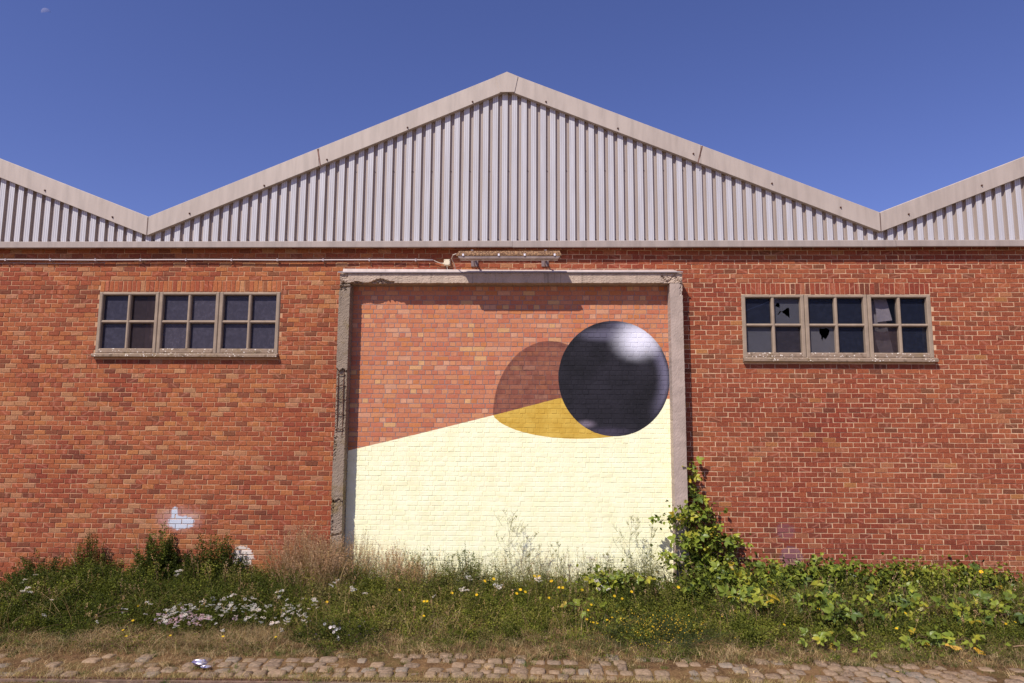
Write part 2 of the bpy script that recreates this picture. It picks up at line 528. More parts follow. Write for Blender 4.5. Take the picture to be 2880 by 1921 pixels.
# wall body (mortar), in rectangles round the openings
def wall_body(name, rects, mat, y):
    mb = MB()
    for (x0, x1, z0, z1) in rects:
        mb.box(x0, x1, y, 0.30, z0, z1)
    return mb.build(name, mat, wh)
wall_body('wall', [(XL, WINL[0], -0.3, 5.78), (WINL[1], -3.10, -0.3, 5.78), (WINL[0], WINL[1], -0.3, WINL[2]), (WINL[0], WINL[1], WINL[3], 5.78),
                   (-3.10, -0.40, 5.12, 5.78)], M_MORT_L, 0.0075)
wall_body('wall', [(2.36, WINR[0], -0.3, 5.78), (WINR[1], XR, -0.3, 5.78), (WINR[0], WINR[1], -0.3, WINR[2]), (WINR[0], WINR[1], WINR[3], 5.78),
                   (-0.40, 2.36, 5.12, 5.78)], M_MORT_R, 0.0055)

def brick_geo(x0, x1, z0, z1, yf, yb, ch, rng, jit=0.0022):
    n = len(x0)
    xc, zc = (x0 + x1) / 2, (z0 + z1) / 2
    V = np.zeros((n, 12, 3))
    sx = np.array([0, 1, 1, 0]); sz = np.array([0, 0, 1, 1])
    sgx, sgz = sx * 2 - 1, sz * 2 - 1
    X = np.where(sx[None] == 0, x0[:, None], x1[:, None]); Zz = np.where(sz[None] == 0, z0[:, None], z1[:, None])
    j = lambda s: rng.normal(0, s, (n, 4))
    jx, jz = j(jit), j(jit)
    yj = yf[:, None] + j(0.0009)
    V[:, 0:4, 0] = X - sgx * ch[:, None] + jx; V[:, 0:4, 2] = Zz - sgz * ch[:, None] + jz; V[:, 0:4, 1] = yj
    V[:, 4:8, 0] = X + jx; V[:, 4:8, 2] = Zz + jz; V[:, 4:8, 1] = yj + ch[:, None] * 0.9
    V[:, 8:12, 0] = X; V[:, 8:12, 2] = Zz; V[:, 8:12, 1] = yb
    F = [(0, 1, 2, 3)]
    for a, b in ((0, 4), (4, 8)):
        F += [(a + k, b + k, b + (k + 1) % 4, a + (k + 1) % 4) for k in range(4)]
    F = np.array(F)
    Q = (F[None] + 12 * np.arange(n)[:, None, None]).reshape(-1, 4)
    loc = np.stack([V[:, :, 0] - xc[:, None], V[:, :, 2] - zc[:, None]], -1)         # metres from the brick's centre
    uv = loc[:, F].reshape(-1, 2)
    return V, Q, uv

PAL_L = [(s2l(206, 108, 62), 26), (s2l(196, 92, 56), 30), (s2l(180, 76, 52), 26), (s2l(160, 64, 50), 14), (s2l(126, 64, 56), 9), (s2l(214, 142, 108), 8), (s2l(214, 146, 116), 3), (s2l(98, 56, 52), 3), (s2l(220, 126, 70), 9)]
PAL_R = [(s2l(182, 76, 54), 30), (s2l(166, 64, 50), 30), (s2l(150, 58, 48), 20), (s2l(196, 92, 60), 14), (s2l(124, 56, 50), 9), (s2l(202, 118, 92), 5), (s2l(92, 58, 56), 4), (s2l(206, 128, 76), 3)]
def smooth_noise(x, z):
    return (np.sin(x * 0.9 + 1.3 * np.sin(z * 0.7)) + np.sin(x * 2.1 - z * 1.9 + 0.5) * 0.7 + np.sin(z * 2.7 + x * 0.4 + 2.0) * 0.8) / 2.5
def brick_colours(xc, zc, rng):
    n = len(xc)
    out = np.zeros((n, 3))
    mixr = np.clip((xc + 0.4) / 2.8 + 0.5, 0, 1)                 # left bay laid in orange bricks, right bay in redder ones
    for pal, sel in ((PAL_L, rng.uniform(size=n) >= mixr), (PAL_R, rng.uniform(size=n) < 0)):
        pass
    right = rng.uniform(size=n) < mixr
    for pal, s in ((PAL_L, ~right), (PAL_R, right)):
        w = np.array([p[1] for p in pal], float); w /= w.sum()
        k = rng.choice(len(pal), n, p=w)
        cc_ = np.array([p[0] for p in pal])[k]
        out[s] = cc_[s]
    f = smooth_noise(xc, zc)
    low = np.clip((1.7 - zc) / 1.7, 0, 1)                         # damp, browner courses towards the foot
    orange = np.clip(f * 0.5 + 0.5, 0, 1)[:, None]
    out *= (1 - 0.10 * (1 - orange)) * np.array([1, 1, 1])
    out *= 1 + (orange - 0.5) * np.array([[0.10, 0.34, 0.20]])
    out *= np.where(right[:, None], np.array([[1.08, 1.36, 0.92]]), np.array([[1.06, 1.36, 1.0]]))
    out *= 1 - low[:, None] * np.array([[0.20, 0.27, 0.16]])
    out *= rng.normal(1, 0.06, (n, 1))
    mean = out.mean(0)
    out = mean + (out - mean) * 0.50 + (mean * np.array([0.10, 0.22, 0.16])) * (smooth_noise(xc * 1.7 + 3, zc * 1.4)[:, None])
    out = out * 0.88 + out.mean(1, keepdims=True) * 0.12
    return np.clip(out, 0.02, 0.9) * 0.68
def brick_kiss(n, rng, amount=0.30):
    th = rng.choice([-1, 1], n) * rng.uniform(0.75, 1.25, n)      # band normal angle: diagonal streaks
    blk = rng.uniform(size=n) < 0.35
    th[blk] = rng.normal(0, 0.05, blk.sum())
    k = np.zeros((n, 4))
    k[:, 0] = np.cos(th); k[:, 1] = np.sin(th)
    k[:, 2] = np.where(blk, rng.uniform(-0.05, 0.05, n), rng.uniform(-0.02, 0.02, n))
    k[:, 3] = np.where(rng.uniform(size=n) < amount, np.where(blk, rng.uniform(0.018, 0.035, n), rng.uniform(0.010, 0.022, n)), 0)
    return k

# lay the courses
CH, PITCHX = 0.0803, 0.2025
rects = []
def allowed(z0, z1):
    """x intervals of a course that are not taken by windows, soldier courses or the doorway"""
    cut = []
    for (a, b, c, d) in ((WINL[0], WINL[1], 3.81, 5.146), (WINR[0], WINR[1], 3.80, 5.146)):
        if z1 > c + 0.02 and z0 < d - 0.02: cut.append((a - 0.004, b + 0.004))
    if z0 < 5.17: cut.append((-3.215, 2.475))
    iv = [(XL, XR)]
    for a, b in cut:
        nv = []
        for p, q in iv:
            if b <= p or a >= q: nv.append((p, q)); continue
            if a > p: nv.append((p, a))
            if b < q: nv.append((b, q))
        iv = nv
    return iv
kk = 0
zz0 = 5.148 - 68 * CH
while zz0 + kk * CH < 5.78:
    z0 = zz0 + kk * CH + 0.0045; z1 = zz0 + (kk + 1) * CH - 0.0045
    off = (kk % 2) * PITCHX / 2 + R.normal(0, 0.012)
    for p, q in allowed(z0, z1):
        sh = lambda x_: -0.041 * min(max((x_ + 3.0) / 5.3, 0), 1)
        x = math.floor((p - off) / PITCHX) * PITCHX + off
        while x < q:
            a, b = max(x + 0.005 + R.normal(0, 0.0015), p + (0.004 if x < p else 0)), min(x + PITCHX - 0.005 + R.normal(0, 0.0015), q)
            if b - a > 0.03: rects.append((a, b, z0 + sh(a), min(z1 + sh(a), 5.77)))
            x += PITCHX
    kk += 1
RC = np.array(rects)
xc, zc = (RC[:, 0] + RC[:, 1]) / 2, (RC[:, 2] + RC[:, 3]) / 2
BCOL = brick_colours(xc, zc, R)
isR = xc > -0.4
wfull = (RC[:, 1] - RC[:, 0]) > 0.182
P = np.stack([xc, 0 * xc, zc], -1)
u, v, z = proj(P)
ok = wfull & (u > 20) & (u < 2860) & (zc > 0.72) & (v > 0) & ~((xc > 2.3) & (xc < 3.3) & (zc < 2.0)) & ~((xc < -3.2) & (xc > -4.2) & (zc < 1.1))
order = np.argsort(np.where(ok, z, 1e9))
pick = np.zeros(len(RC), bool); pick[order[:300]] = True
yfr = np.clip(R.normal(0, 0.0013, len(RC)), -0.0025, 0.0018)
chm = np.where(isR, 0.0035, 0.0048) * R.uniform(0.6, 1.5, len(RC))
rest = ~pick
V, Q, uv = brick_geo(RC[rest, 0], RC[rest, 1], RC[rest, 2], RC[rest, 3], yfr[rest], 0.03, chm[rest], R)
tag(mk('brickwork', V.reshape(-1, 3), [Q], M_BRICK, wh, col=np.repeat(BCOL[rest], 9, 0), kiss=np.repeat(brick_kiss(rest.sum(), R), 9, 0), uv=uv), kind='stuff')
# single bricks share 60 meshes, sorted by colour so that each stands where its tone belongs
sel = np.where(pick)[0]
var = R.choice(sel, 60, replace=False)
vm = []
for k in var:
    w, h = 0.1925, CH - 0.009
    V1, Q1, uv1 = brick_geo(np.array([-w / 2]), np.array([w / 2]), np.array([-h / 2]), np.array([h / 2]), np.array([0.0]), 0.03, chm[k:k + 1], R)
    vm.append(mk('brick', V1.reshape(-1, 3), [Q1], M_BRICK, col=np.repeat(BCOL[k:k + 1], 9, 0), kiss=np.repeat(brick_kiss(1, R), 9, 0), uv=uv1, link=False))
for k in sel:
    d = ((BCOL[var] - BCOL[k]) ** 2).sum(1)
    o = ob('brick', vm[R.choice(np.argsort(d)[:4])], wh)
    o.location = (xc[k], yfr[k], zc[k]); o.scale = ((RC[k, 1] - RC[k, 0]) / 0.1925, 1, 1)

# soldier courses over the windows: upright bricks, each a part
def soldiers(x0, x1, z0, z1, n):
    st = (x1 - x0) / n
    cols_ = brick_colours(x0 + st * (np.arange(n) + 0.5), np.full(n, 5.0), R) * 1.03
    for i in range(n):
        a, b = x0 + i * st + 0.004, x0 + (i + 1) * st - 0.004
        c = cols_[i:i + 1]
        V1, Q1, uv1 = brick_geo(np.array([a]), np.array([b]), np.array([z0 + R.normal(0, 0.002)]), np.array([z1 + R.normal(0, 0.002)]), np.array([R.normal(0, 0.0015)]), 0.03, np.array([0.004]), R)
        mk('soldier_brick', V1.reshape(-1, 3), [Q1], M_BRICK, wh, col=np.repeat(c, 9, 0), kiss=np.repeat(brick_kiss(1, R), 9, 0), uv=uv1)
soldiers(WINL[0], WINL[1], 4.957, 5.142, 40)
soldiers(WINR[0], WINR[1], 4.915, 5.102, 38)

# the rest of the shell, so that the building stands from other sides too
mb = MB()
mb.box(XL, XL + 0.25, 0.31, 14, -0.3, 5.9); mb.box(XR - 0.25, XR, 0.31, 14, -0.3, 5.9); mb.box(XL + 0.26, XR - 0.26, 13.75, 14, -0.3, 5.9)
mb.box(XL + 0.26, XR - 0.26, 0.31, 13.74, -0.3, 0.06)
mb.build('shell', M_DARK, wh)

# ------------------------------------------------------------------ gables
GT = [(-13.0, 8.733), (-6.59, 6.231), (-0.436, 8.804), (5.80, 6.269), (12.3, 8.82)]      # top line of the verge trim
def gz(x, drop=0.0):
    return np.interp(x, [p[0] for p in GT], [p[1] for p in GT]) - drop
PIT = 0.1656
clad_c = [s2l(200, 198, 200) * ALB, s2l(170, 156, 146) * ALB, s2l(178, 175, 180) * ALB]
def cladding():
    y_tr, y_cr = -0.084, -0.130
    # profile across one rib (crest centred at 0): x offset, depth, colour of the strip that follows
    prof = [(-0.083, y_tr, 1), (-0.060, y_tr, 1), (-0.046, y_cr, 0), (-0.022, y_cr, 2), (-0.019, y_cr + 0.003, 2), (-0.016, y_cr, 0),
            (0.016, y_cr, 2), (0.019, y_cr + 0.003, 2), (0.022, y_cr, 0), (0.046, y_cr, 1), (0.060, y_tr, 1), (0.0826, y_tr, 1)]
    k0 = int(math.floor((XL + 0.47) / PIT)) + 1
    k1 = int(math.floor((XR + 0.47) / PIT))
    zb = 5.795
    screws = []
    for s in range(k0, k1 + 1, 6):
        Vv, Ff, Cc = [], [], []
        for r in range(s, min(s + 6, k1 + 1)):
            xc_ = -0.47 + r * PIT
            for i in range(len(prof) - 1):
                xa, xb = xc_ + prof[i][0], xc_ + prof[i + 1][0]
                za, zb_ = gz(xa, 0.2), gz(xb, 0.2)
                b = len(Vv)
                Vv += [(xa, prof[i][1], zb), (xb, prof[i + 1][1], zb), (xb, prof[i + 1][1], zb_), (xa, prof[i][1], za)]
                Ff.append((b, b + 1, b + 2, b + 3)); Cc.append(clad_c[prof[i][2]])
            xt = xc_ + 0.070
            screws.append((xt, y_tr, 5.845))
            if r % 2 == 0 and gz(xt, 0.35) > 7.12: screws.append((xt, y_tr, 7.055))
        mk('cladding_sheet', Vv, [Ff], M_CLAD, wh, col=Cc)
    mbs = MB()
    for (x, y, z_) in screws:
        mbs.tube([(x, y, z_), (x, y - 0.012, z_)], [0.011, 0.008], 6)
    tag(mbs.build('fixing_screw', mat_plain('screw_head', s2l(96, 84, 92), 0.5, 0.4), wh), kind='stuff')
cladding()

def trim_board(xa, xb, extra_a=0.0):
    """sloping verge trim between two x, flat face, folded top and lower lip"""
    mb = MB()
    za, zb = gz(xa), gz(xb)
    h = 0.332
    yf, yb = -0.20, -0.05
    A = [(xa, yf, za - h), (xb, yf, zb - h), (xb, yf, zb - 0.012), (xa, yf, za - 0.012)]
    mb.poly(A)
    T = [(xa, yf + 0.012, za), (xb, yf + 0.012, zb)]
    mb.poly([A[3], A[2], T[1], T[0]])
    B = [(xa, yb, za + 0.004), (xb, yb, zb + 0.004)]
    mb.poly([T[0], T[1], B[1], B[0]])
    L = [(xa, yf + 0.045, za - h - 0.006), (xb, yf + 0.045, zb - h - 0.006)]
    mb.poly([L[0], L[1], A[1], A[0]])
    mb.poly([(xa, yf, za - h), (xa, yf, za - 0.012), T[0], B[0], (xa, yb, za - h)])
    mb.poly([(xb, yf, zb - h), (xb, yb, zb - h), B[1], T[1], (xb, yf, zb - 0.012)])
    mb.poly([(xa, yb, za - h), (xb, yb, zb - h), L[1], L[0]])
    return mb.build('verge_trim', M_TRIM, wh)
for a, b in ((-13.0, -6.594), (-6.588, -3.682), (-3.676, -0.437), (-0.435, 2.862), (2.868, 5.797), (5.803, 12.3)):
    trim_board(a, b)
# lapped joint strips and dark weather stains below them
def joint(x, slant):
    mb = MB()
    z_ = gz(x)
    mb.poly([(x - 0.012, -0.2025, z_ - 0.016), (x + 0.016, -0.2025, z_ - 0.016), (x + 0.010 + slant, -0.2025, z_ - 0.33), (x - 0.010 + slant, -0.2025, z_ - 0.33)])
    mb.poly([(x - 0.012, -0.2025, z_ - 0.016), (x - 0.010 + slant, -0.2025, z_ - 0.33), (x - 0.010 + slant, -0.2, z_ - 0.33), (x - 0.012, -0.2, z_ - 0.016)])
    mb.build('trim_joint', mat_plain('joint_stain', s2l(112, 84, 76), 0.8, 0.2, noise=0.4, nscale=12), wh)
joint(-3.70, 0.06); joint(2.89, -0.08)
# valley seams
for x in (-6.591, 5.80):
    mb = MB(); mb.box(x - 0.008, x + 0.008, -0.203, -0.2005, gz(x) - 0.33, gz(x) - 0.02)
    mb.build('valley_seam', mat_plain('seam', s2l(104, 86, 80), 0.8, 0.2), wh)
# apex plate, a five-sided cover
mb = MB()
pts = [(-0.436, 8.80), (-0.246, 8.715), (-0.305, 8.430), (-0.562, 8.430), (-0.640, 8.712)]
F0 = [(x, -0.212, z_) for x, z_ in pts]; B0 = [(x, -0.2, z_) for x, z_ in pts]
mb.poly(F0[::-1])
for i in range(5):
    j_ = (i + 1) % 5
    mb.poly([F0[i], F0[j_], B0[j_], B0[i]])
mb.build('apex_plate', M_TRIM, wh)
# bolts through the trim
for (bx, bz) in ((-1.03, 8.26), (0.24, 8.25), (-2.15, 7.80), (1.47, 7.76), (-8.44, 6.70), (-7.21, 6.22), (-5.87, 6.28), (-4.6, 6.77), (-3.53, 7.23), (2.74, 7.30), (4.04, 6.77), (5.16, 6.35), (6.27, 6.23), (7.5, 6.72)):
    mb = MB(); mb.tube([(bx, -0.2, bz), (bx, -0.206, bz)], 0.016, 10); mb.tube([(bx, -0.206, bz), (bx, -0.222, bz)], [0.012, 0.010], 6)
    mb.build('bolt', M_RUST, wh)
# flashing (gutter) along the foot of the gables, three lengths
for a, b, dz in ((-13.0, -0.33, 0.0), (-0.326, 6.05, -0.006), (6.054, 12.3, -0.002)):
    mb = MB()
    top, bot, yf = 5.803, 5.686 + dz, -0.165
    prof = [(-0.09, top + 0.012), (yf + 0.012, top), (yf, top - 0.010), (yf, bot + 0.012), (yf + 0.012, bot), (yf + 0.03, bot + 0.004)]
    for (p0, p1) in zip(prof[:-1], prof[1:]):
        mb.poly([(a, p0[0], p0[1]), (a, p1[0], p1[1]), (b, p1[0], p1[1]), (b, p0[0], p0[1])])
    mb.box(a, b, -0.13, 0.29, 5.775, 5.782)
    mb.build('flashing', M_GUT, wh)
# roof planes behind the verge
for (xa, za), (xb, zb) in zip(GT[:-1], GT[1:]):
    mb = MB()
    mb.poly([(xa, -0.06, za - 0.03), (xb, -0.06, zb - 0.03), (xb, 14, zb - 0.03), (xa, 14, za - 0.03)])
    mb.poly([(xa, -0.06, za - 0.12), (xb, -0.06, zb - 0.12), (xb, 14, zb - 0.12), (xa, 14, za - 0.12)][::-1])
    mb.build('roof', M_ROOF, wh)
mb = MB()
for (xa, za), (xb, zb) in zip(GT[:-1], GT[1:]):
    mb.poly([(xa, 13.9, 5.9), (xb, 13.9, 5.9), (xb, 13.9, zb - 0.13), (xa, 13.9, za - 0.13)])
for x in (XL + 0.02, XR - 0.02):
    mb.poly([(x, -0.05, 5.79), (x, 14, 5.79), (x, 14, gz(x) - 0.13), (x, -0.05, gz(x) - 0.13)])
mb.build('gable_end', M_ROOF, wh)

# ------------------------------------------------------------------ rough concrete: a slab whose front is a displaced grid
def rough_slab(name, x0, x1, z0, z1, yf, yb, nx, nz, fn, mat, parent, edge=0.004):
    """fn(x,z) -> how far the front is knocked back"""
    xs_, zs_ = np.linspace(x0, x1, nx + 1), np.linspace(z0, z1, nz + 1)
    X_, Z_ = np.meshgrid(xs_, zs_)
    D = fn(X_, Z_)
    Yf = yf + D + R.normal(0, 0.0008 if edge < 0.003 else 0.0018, X_.shape)
    jx = R.normal(0, edge, X_.shape)
    Xj = X_.copy()
    Xj[:, 0] += np.abs(jx[:, 0]); Xj[:, -1] -= np.abs(jx[:, -1])
    Zj = Z_.copy()
    Zj[0] += np.abs(R.normal(0, edge, nx + 1)); Zj[-1] -= np.abs(R.normal(0, edge, nx + 1))
    V_ = np.stack([Xj, Yf, Zj], -1).reshape(-1, 3)
    i_ = np.arange((nx + 1) * (nz + 1)).reshape(nz + 1, nx + 1)
    Q_ = [np.stack([i_[:-1, :-1], i_[:-1, 1:], i_[1:, 1:], i_[1:, :-1]], -1).reshape(-1, 4)]
    # sides back to yb
    ring = np.concatenate([i_[0, :], i_[1:, -1], i_[-1, -2::-1], i_[-2:0:-1, 0]])
    Bv = V_[ring].copy(); Bv[:, 1] = yb
    b = len(V_)
    n = len(ring)
    k = np.arange(n)
    Q_.append(np.stack([ring, b + k, b + (k + 1) % n, ring[(k + 1) % n]], -1)[:, ::1])
    return mk(name, np.concatenate([V_, Bv]), Q_, mat, parent)

PF = -0.25
fr = tag(bpy.data.objects.new('doorway_frame', None)); C.objects.link(fr); fr.parent = wh
fr['label'] = 'grey concrete doorway frame with broken left jamb'
def jl(X_, Z_):
    d = np.zeros_like(X_)
    z_n = np.sin(X_ * 60) * 0.02
    inz = (Z_ > 2.50 + z_n) & (Z_ < 3.60 + z_n) & (X_ < -3.045)
    d[inz] = 0.045 + R.normal(0, 0.0035, inz.sum())
    low = (Z_ < 1.55)
    d[low] += np.abs(R.normal(0, 0.004, low.sum()))
    crack = (np.abs(Z_ - 1.47 - 0.02 * np.sin(X_ * 40)) < 0.016) | (np.abs(Z_ - 0.95 - 0.25 * (X_ + 3.1)) < 0.016) | (np.abs(Z_ - 4.99) < 0.014)
    d[crack] += 0.03
    chip = (Z_ < 2.5) & (Z_ > 2.1) & (X_ < -3.17); d[chip] += np.abs(R.normal(0, 0.02, chip.sum()))
    top = (Z_ > 4.93) & (X_ < -3.10); d[top] += np.abs(R.normal(0, 0.03, top.sum()))
    lf = (Z_ < 1.5) & (X_ < -3.18); d[lf] += np.abs(R.normal(0.02, 0.015, lf.sum()))
    return d
rough_slab('jamb', -3.225, -3.034, -0.2, 5.045, PF, 0.02, 14, 330, jl, M_CONC_L, fr)
def jr(X_, Z_):
    d = np.zeros_like(X_)
    top = (Z_ > 4.86) & (X_ > 2.44); d[top] += np.abs(R.normal(0, 0.02, top.sum()))
    return d
rough_slab('jamb', 2.282, 2.490, -0.2, 5.05, PF, 0.02, 12, 200, jr, M_CONC, fr, 0.002)
def lt(X_, Z_):
    d = np.zeros_like(X_)
    fall = 5.085 + 0.025 * np.sin(X_ * 7) + 0.02 * np.sin(X_ * 17 + 1)
    chip = (X_ < -2.3) & (Z_ < fall); d[chip] += 0.05 + R.normal(0, 0.02, chip.sum())
    rb = (X_ > 2.15) & (np.abs(Z_ - 5.12 - 0.05 * np.sin(X_ * 30)) < 0.018); d[rb] += 0.025
    rt_ = (X_ > 2.15); d[rt_] += np.abs(R.normal(0, 0.008, rt_.sum()))
    lf = (X_ < -3.08); d[lf] += np.abs(R.normal(0, 0.015, lf.sum()))
    return np.clip(d, 0, 0.1)
rough_slab('lintel', -3.222, 2.494, 5.052, 5.225, PF - 0.006, 0.02, 300, 14, lt, M_CONC_TOP, fr)
# reinforcement laid bare in the broken jamb
def rebar(pts, r=0.007):
    mb = MB(); mb.tube(pts, r, 6); mb.build('rebar', M_RUST, fr)
for x in (-3.185, -3.095):
    rebar([(x, -0.195, 2.47), (x + 0.004, -0.215, 2.8), (x - 0.003, -0.226, 3.2), (x, -0.2, 3.63)], 0.008)
for z_ in (2.62, 2.86, 3.10, 3.33, 3.52):
    rebar([(-3.222, -0.19, z_ + R.normal(0, 0.012)), (-3.18, -0.232, z_ + 0.005), (-3.10, -0.232, z_ + 0.006), (-3.048, -0.19, z_ + R.normal(0, 0.012))], 0.006)
# zinc cap over the lintel with a lip that throws a thin shadow, in joined lengths
for a, b in ((-3.16, -2.45), (-2.447, -0.35), (-0.347, 1.35), (1.353, 2.40)):
    mb = MB()
    mb.poly([(a, -0.006, 5.335), (b, -0.006, 5.335), (b, -0.270, 5.294 - 0.0075 * (b + 3.2)), (a, -0.270, 5.294 - 0.0075 * (a + 3.2))][::-1])
    ha, hb = (5.294 - 0.0075 * (q + 3.2) for q in (a, b))
    mb.poly([(a, -0.270, ha), (b, -0.270, hb), (b, -0.284, 5.236), (a, -0.284, 5.236)][::-1])
    mb.poly([(a, -0.283, 5.236), (b, -0.283, 5.236), (b, -0.262, 5.240), (a, -0.262, 5.240)][::-1])
    mb.build('cap_flashing', mat_metal('zinc_cap', s2l(206, 188, 178) * ALB, 0.55, 0.25), fr)
mb = MB(); mb.box(-3.24, 2.495, -0.29, -0.268, 5.226, 5.240); mb.build('drip_edge', M_GALV, fr)
mb = MB(); mb.box(-3.2, 2.47, -0.24, 0.0, 5.2255, 5.262); mb.build('bedding_mortar', M_CONC_L, fr)

# ------------------------------------------------------------------ bricked-up doorway with the mural
mw = thing('mural_wall', 'bricked up doorway painted with pale yellow slope and shiny black ball', 'painted wall')
def mat_mural(name, own, is_brick):
    t = NT(name, 0.8, 0.25)
    p = t.xyz(t.pos())
    x, z_ = p[0], p[2]
    base = t.attr('tint') if is_brick else None
    if is_brick:
        c = t.mix(1.0, base, t.mix(t.step(t.noise(40.0, 4.0, 0.65), 0.3, 0.7), (0.9, 0.88, 0.88), (1.1, 1.1, 1.1)), 'MULTIPLY')
        c = t.mix(t.step(t.noise(3.0, 3.0), 0.5, 0.75, 0, 0.35), c, s2l(214, 146, 118) * 0.76)
    else:
        c = t.mix(t.step(t.noise(30.0, 3.0), 0.3, 0.7), np.array(own) * 0.8, own)
    wob = t.math('MULTIPLY', t.math('SUBTRACT', t.noise(18.0, 3.0), 0.5), 0.012)
    S_ = lambda a, b: t.math('SUBTRACT', a, b)
    def ell(cx, cz, rx, rz):
        return t.math('SQRT', t.math('ADD', t.math('POWER', t.math('DIVIDE', S_(x, cx), rx), 2.0), t.math('POWER', t.math('DIVIDE', S_(z_, cz), rz), 2.0)))
    dx = t.math('ADD', x, 3.03)
    hill = t.math('ADD', t.math('ADD', t.math('MULTIPLY', dx, 0.2375), t.math('MULTIPLY', t.math('MULTIPLY', dx, dx), 0.0045)), 2.273)
    hill = t.math('MINIMUM', hill, 3.155)
    below = t.step(t.math('ADD', S_(hill, z_), wob), -0.004, 0.004)
    # brown wash of the ball's painted shadow on the bare bricks
    eu = t.math('ADD', ell(0.311, 2.89, 0.953, 1.23), wob)
    su = t.step(eu, 0.985, 1.0, 1.0, 0.0)
    rim = t.math('MULTIPLY', t.step(eu, 0.90, 0.985), su)
    wash = t.math('MULTIPLY', su, t.math('ADD', 0.62, t.math('MULTIPLY', t.step(t.noise(7.0, 4.0, 0.7), 0.35, 0.7), 0.25)))
    wash = t.math('ADD', wash, t.math('MULTIPLY', rim, 0.1), clamp=True)
    c = t.mix(wash, c, s2l(112, 66, 58) * ALB)
    # pale yellow slope and the mustard shade on it
    pale = t.mix(t.step(t.noise(5.0, 4.0), 0.3, 0.7), s2l(240, 238, 196), s2l(246, 244, 208))
    pale = t.mix(t.step(t.noise(160.0, 2.0), 0.70, 0.78, 0, 0.25), pale, s2l(200, 180, 120))
    pale = t.mix(t.math('MULTIPLY', t.step(t.noise(2.2, 5.0, 0.7), 0.45, 0.7), 0.22), pale, s2l(226, 210, 158))
    splash = t.math('MULTIPLY', t.step(z_, 0.15, 0.75, 1.0, 0.0), t.step(t.noise(9.0, 5.0, 0.7), 0.42, 0.62))
    pale = t.mix(t.math('MULTIPLY', splash, 0.35), pale, s2l(186, 166, 118))
    el = t.math('ADD', t.math('ADD', ell(0.755, 2.95, 1.416, 0.463), wob), t.step(x, 1.35, 1.6))
    mus = t.mix(t.step(t.noise(5.0, 3.0), 0.3, 0.7), s2l(206, 166, 66) * ALB, s2l(220, 184, 84) * ALB)
    pale = t.mix(t.step(el, 0.99, 1.0, 1.0, 0.0), pale, mus)
    c = t.mix(below, c, pale)
    # the ball
    eb = t.math('ADD', ell(1.372, 3.494, 0.926, 0.964), t.math('MULTIPLY', wob, 0.6))
    ball = t.step(eb, 0.993, 1.0, 1.0, 0.0)
    bc = t.mix(t.step(t.noise(2.0, 3.0), 0.3, 0.7), s2l(24, 23, 29), s2l(38, 36, 44))
    bc = t.mix(t.step(t.noise(30.0, 4.0, 0.7), 0.5, 0.75, 0, 0.3), bc, s2l(58, 54, 64))
    rr = t.math('MULTIPLY', t.step(eb, 0.72, 0.93), t.step(eb, 0.93, 1.0, 1.0, 0.2))
    side = t.step(t.math('ADD', S_(x, 1.372), t.math('MULTIPLY', S_(z_, 3.494), 0.55)), 0.15, 0.85)
    bc = t.mix(t.math('MULTIPLY', t.math('MULTIPLY', rr, side), 0.42), bc, s2l(150, 146, 176))
    h1 = t.step(ell(1.20, 4.22, 0.55, 0.16), 0.2, 1.0, 0.30, 0.0)
    bc = t.mix(h1, bc, s2l(150, 146, 172))
    soft = t.math('ADD', ell(1.78, 4.14, 0.46, 0.37), t.math('MULTIPLY', t.math('SUBTRACT', t.noise(3.0, 2.0), 0.5), 0.3))
    h2 = t.math('MULTIPLY', t.step(soft, 0.12, 1.2, 0.95, 0.0), t.step(t.noise(45.0, 4.0, 0.7), 0.2, 0.5, 0.75, 1.0))
    bc = t.mix(h2, bc, s2l(232, 232, 244))
    h3 = t.step(ell(0.90, 2.73, 0.17, 0.075), 0.0, 1.3, 0.42, 0.0)
    bc = t.mix(h3, bc, s2l(176, 160, 178))
    h4 = t.step(ell(1.25, 2.60, 0.45, 0.09), 0.2, 1.3, 0.16, 0.0)
    bc = t.mix(h4, bc, s2l(130, 118, 150))
    c = t.mix(ball, c, bc)
    t.base(c)
    t.bump(t.noise(80.0, 5.0, 0.7), 0.35, 0.003)
    return t.m
M_MUR = mat_mural('painted_brick', None, True)
M_MURM = mat_mural('painted_joint', s2l(168, 142, 136) * 0.78, False)
mb = MB(); mb.box(-3.07, 2.32, -0.0172, 0.25, -0.25, 5.11); mb.build('joint_mortar', M_MURM, mw)
IC = 0.0795
rects = []
zt = 5.045
k = 0
while zt - (k + 1) * IC > -0.2:
    z1 = zt - k * IC - 0.0052; z0 = zt - (k + 1) * IC + 0.0052
    head = (k % 2 == 0)
    wdt = 0.1055 if head else 0.211
    x = -3.05 + (0.0 if head else -0.053) + R.normal(0, 0.004)
    while x < 2.30:
        w_ = wdt + R.normal(0, 0.003)
        a, b = max(x + 0.0052, -3.05), min(x + w_ - 0.0052, 2.30)
        if b - a > 0.02: rects.append((a, b, z0, z1))
        x += w_
    k += 1
RI = np.array(rects)
xi, zi = (RI[:, 0] + RI[:, 1]) / 2, (RI[:, 2] + RI[:, 3]) / 2
pal = np.array([s2l(208, 126, 90), s2l(204, 118, 82), s2l(198, 110, 80), s2l(212, 134, 92), s2l(216, 146, 112), s2l(206, 120, 74), s2l(218, 154, 104)])
ICOL = pal[R.choice(7, len(RI), p=[.25, .25, .17, .12, .08, .10, .03])] * R.normal(1, 0.03, (len(RI), 1)) * 0.86 * np.array([0.94, 1.12, 1.16])
P = np.stack([xi, 0 * xi - 0.02, zi], -1)
u, v, z = proj(P)
wid = RI[:, 1] - RI[:, 0]
ok = (wid > 0.19) & (zi > 0.75)
order = np.argsort(np.where(ok, z, 1e9))
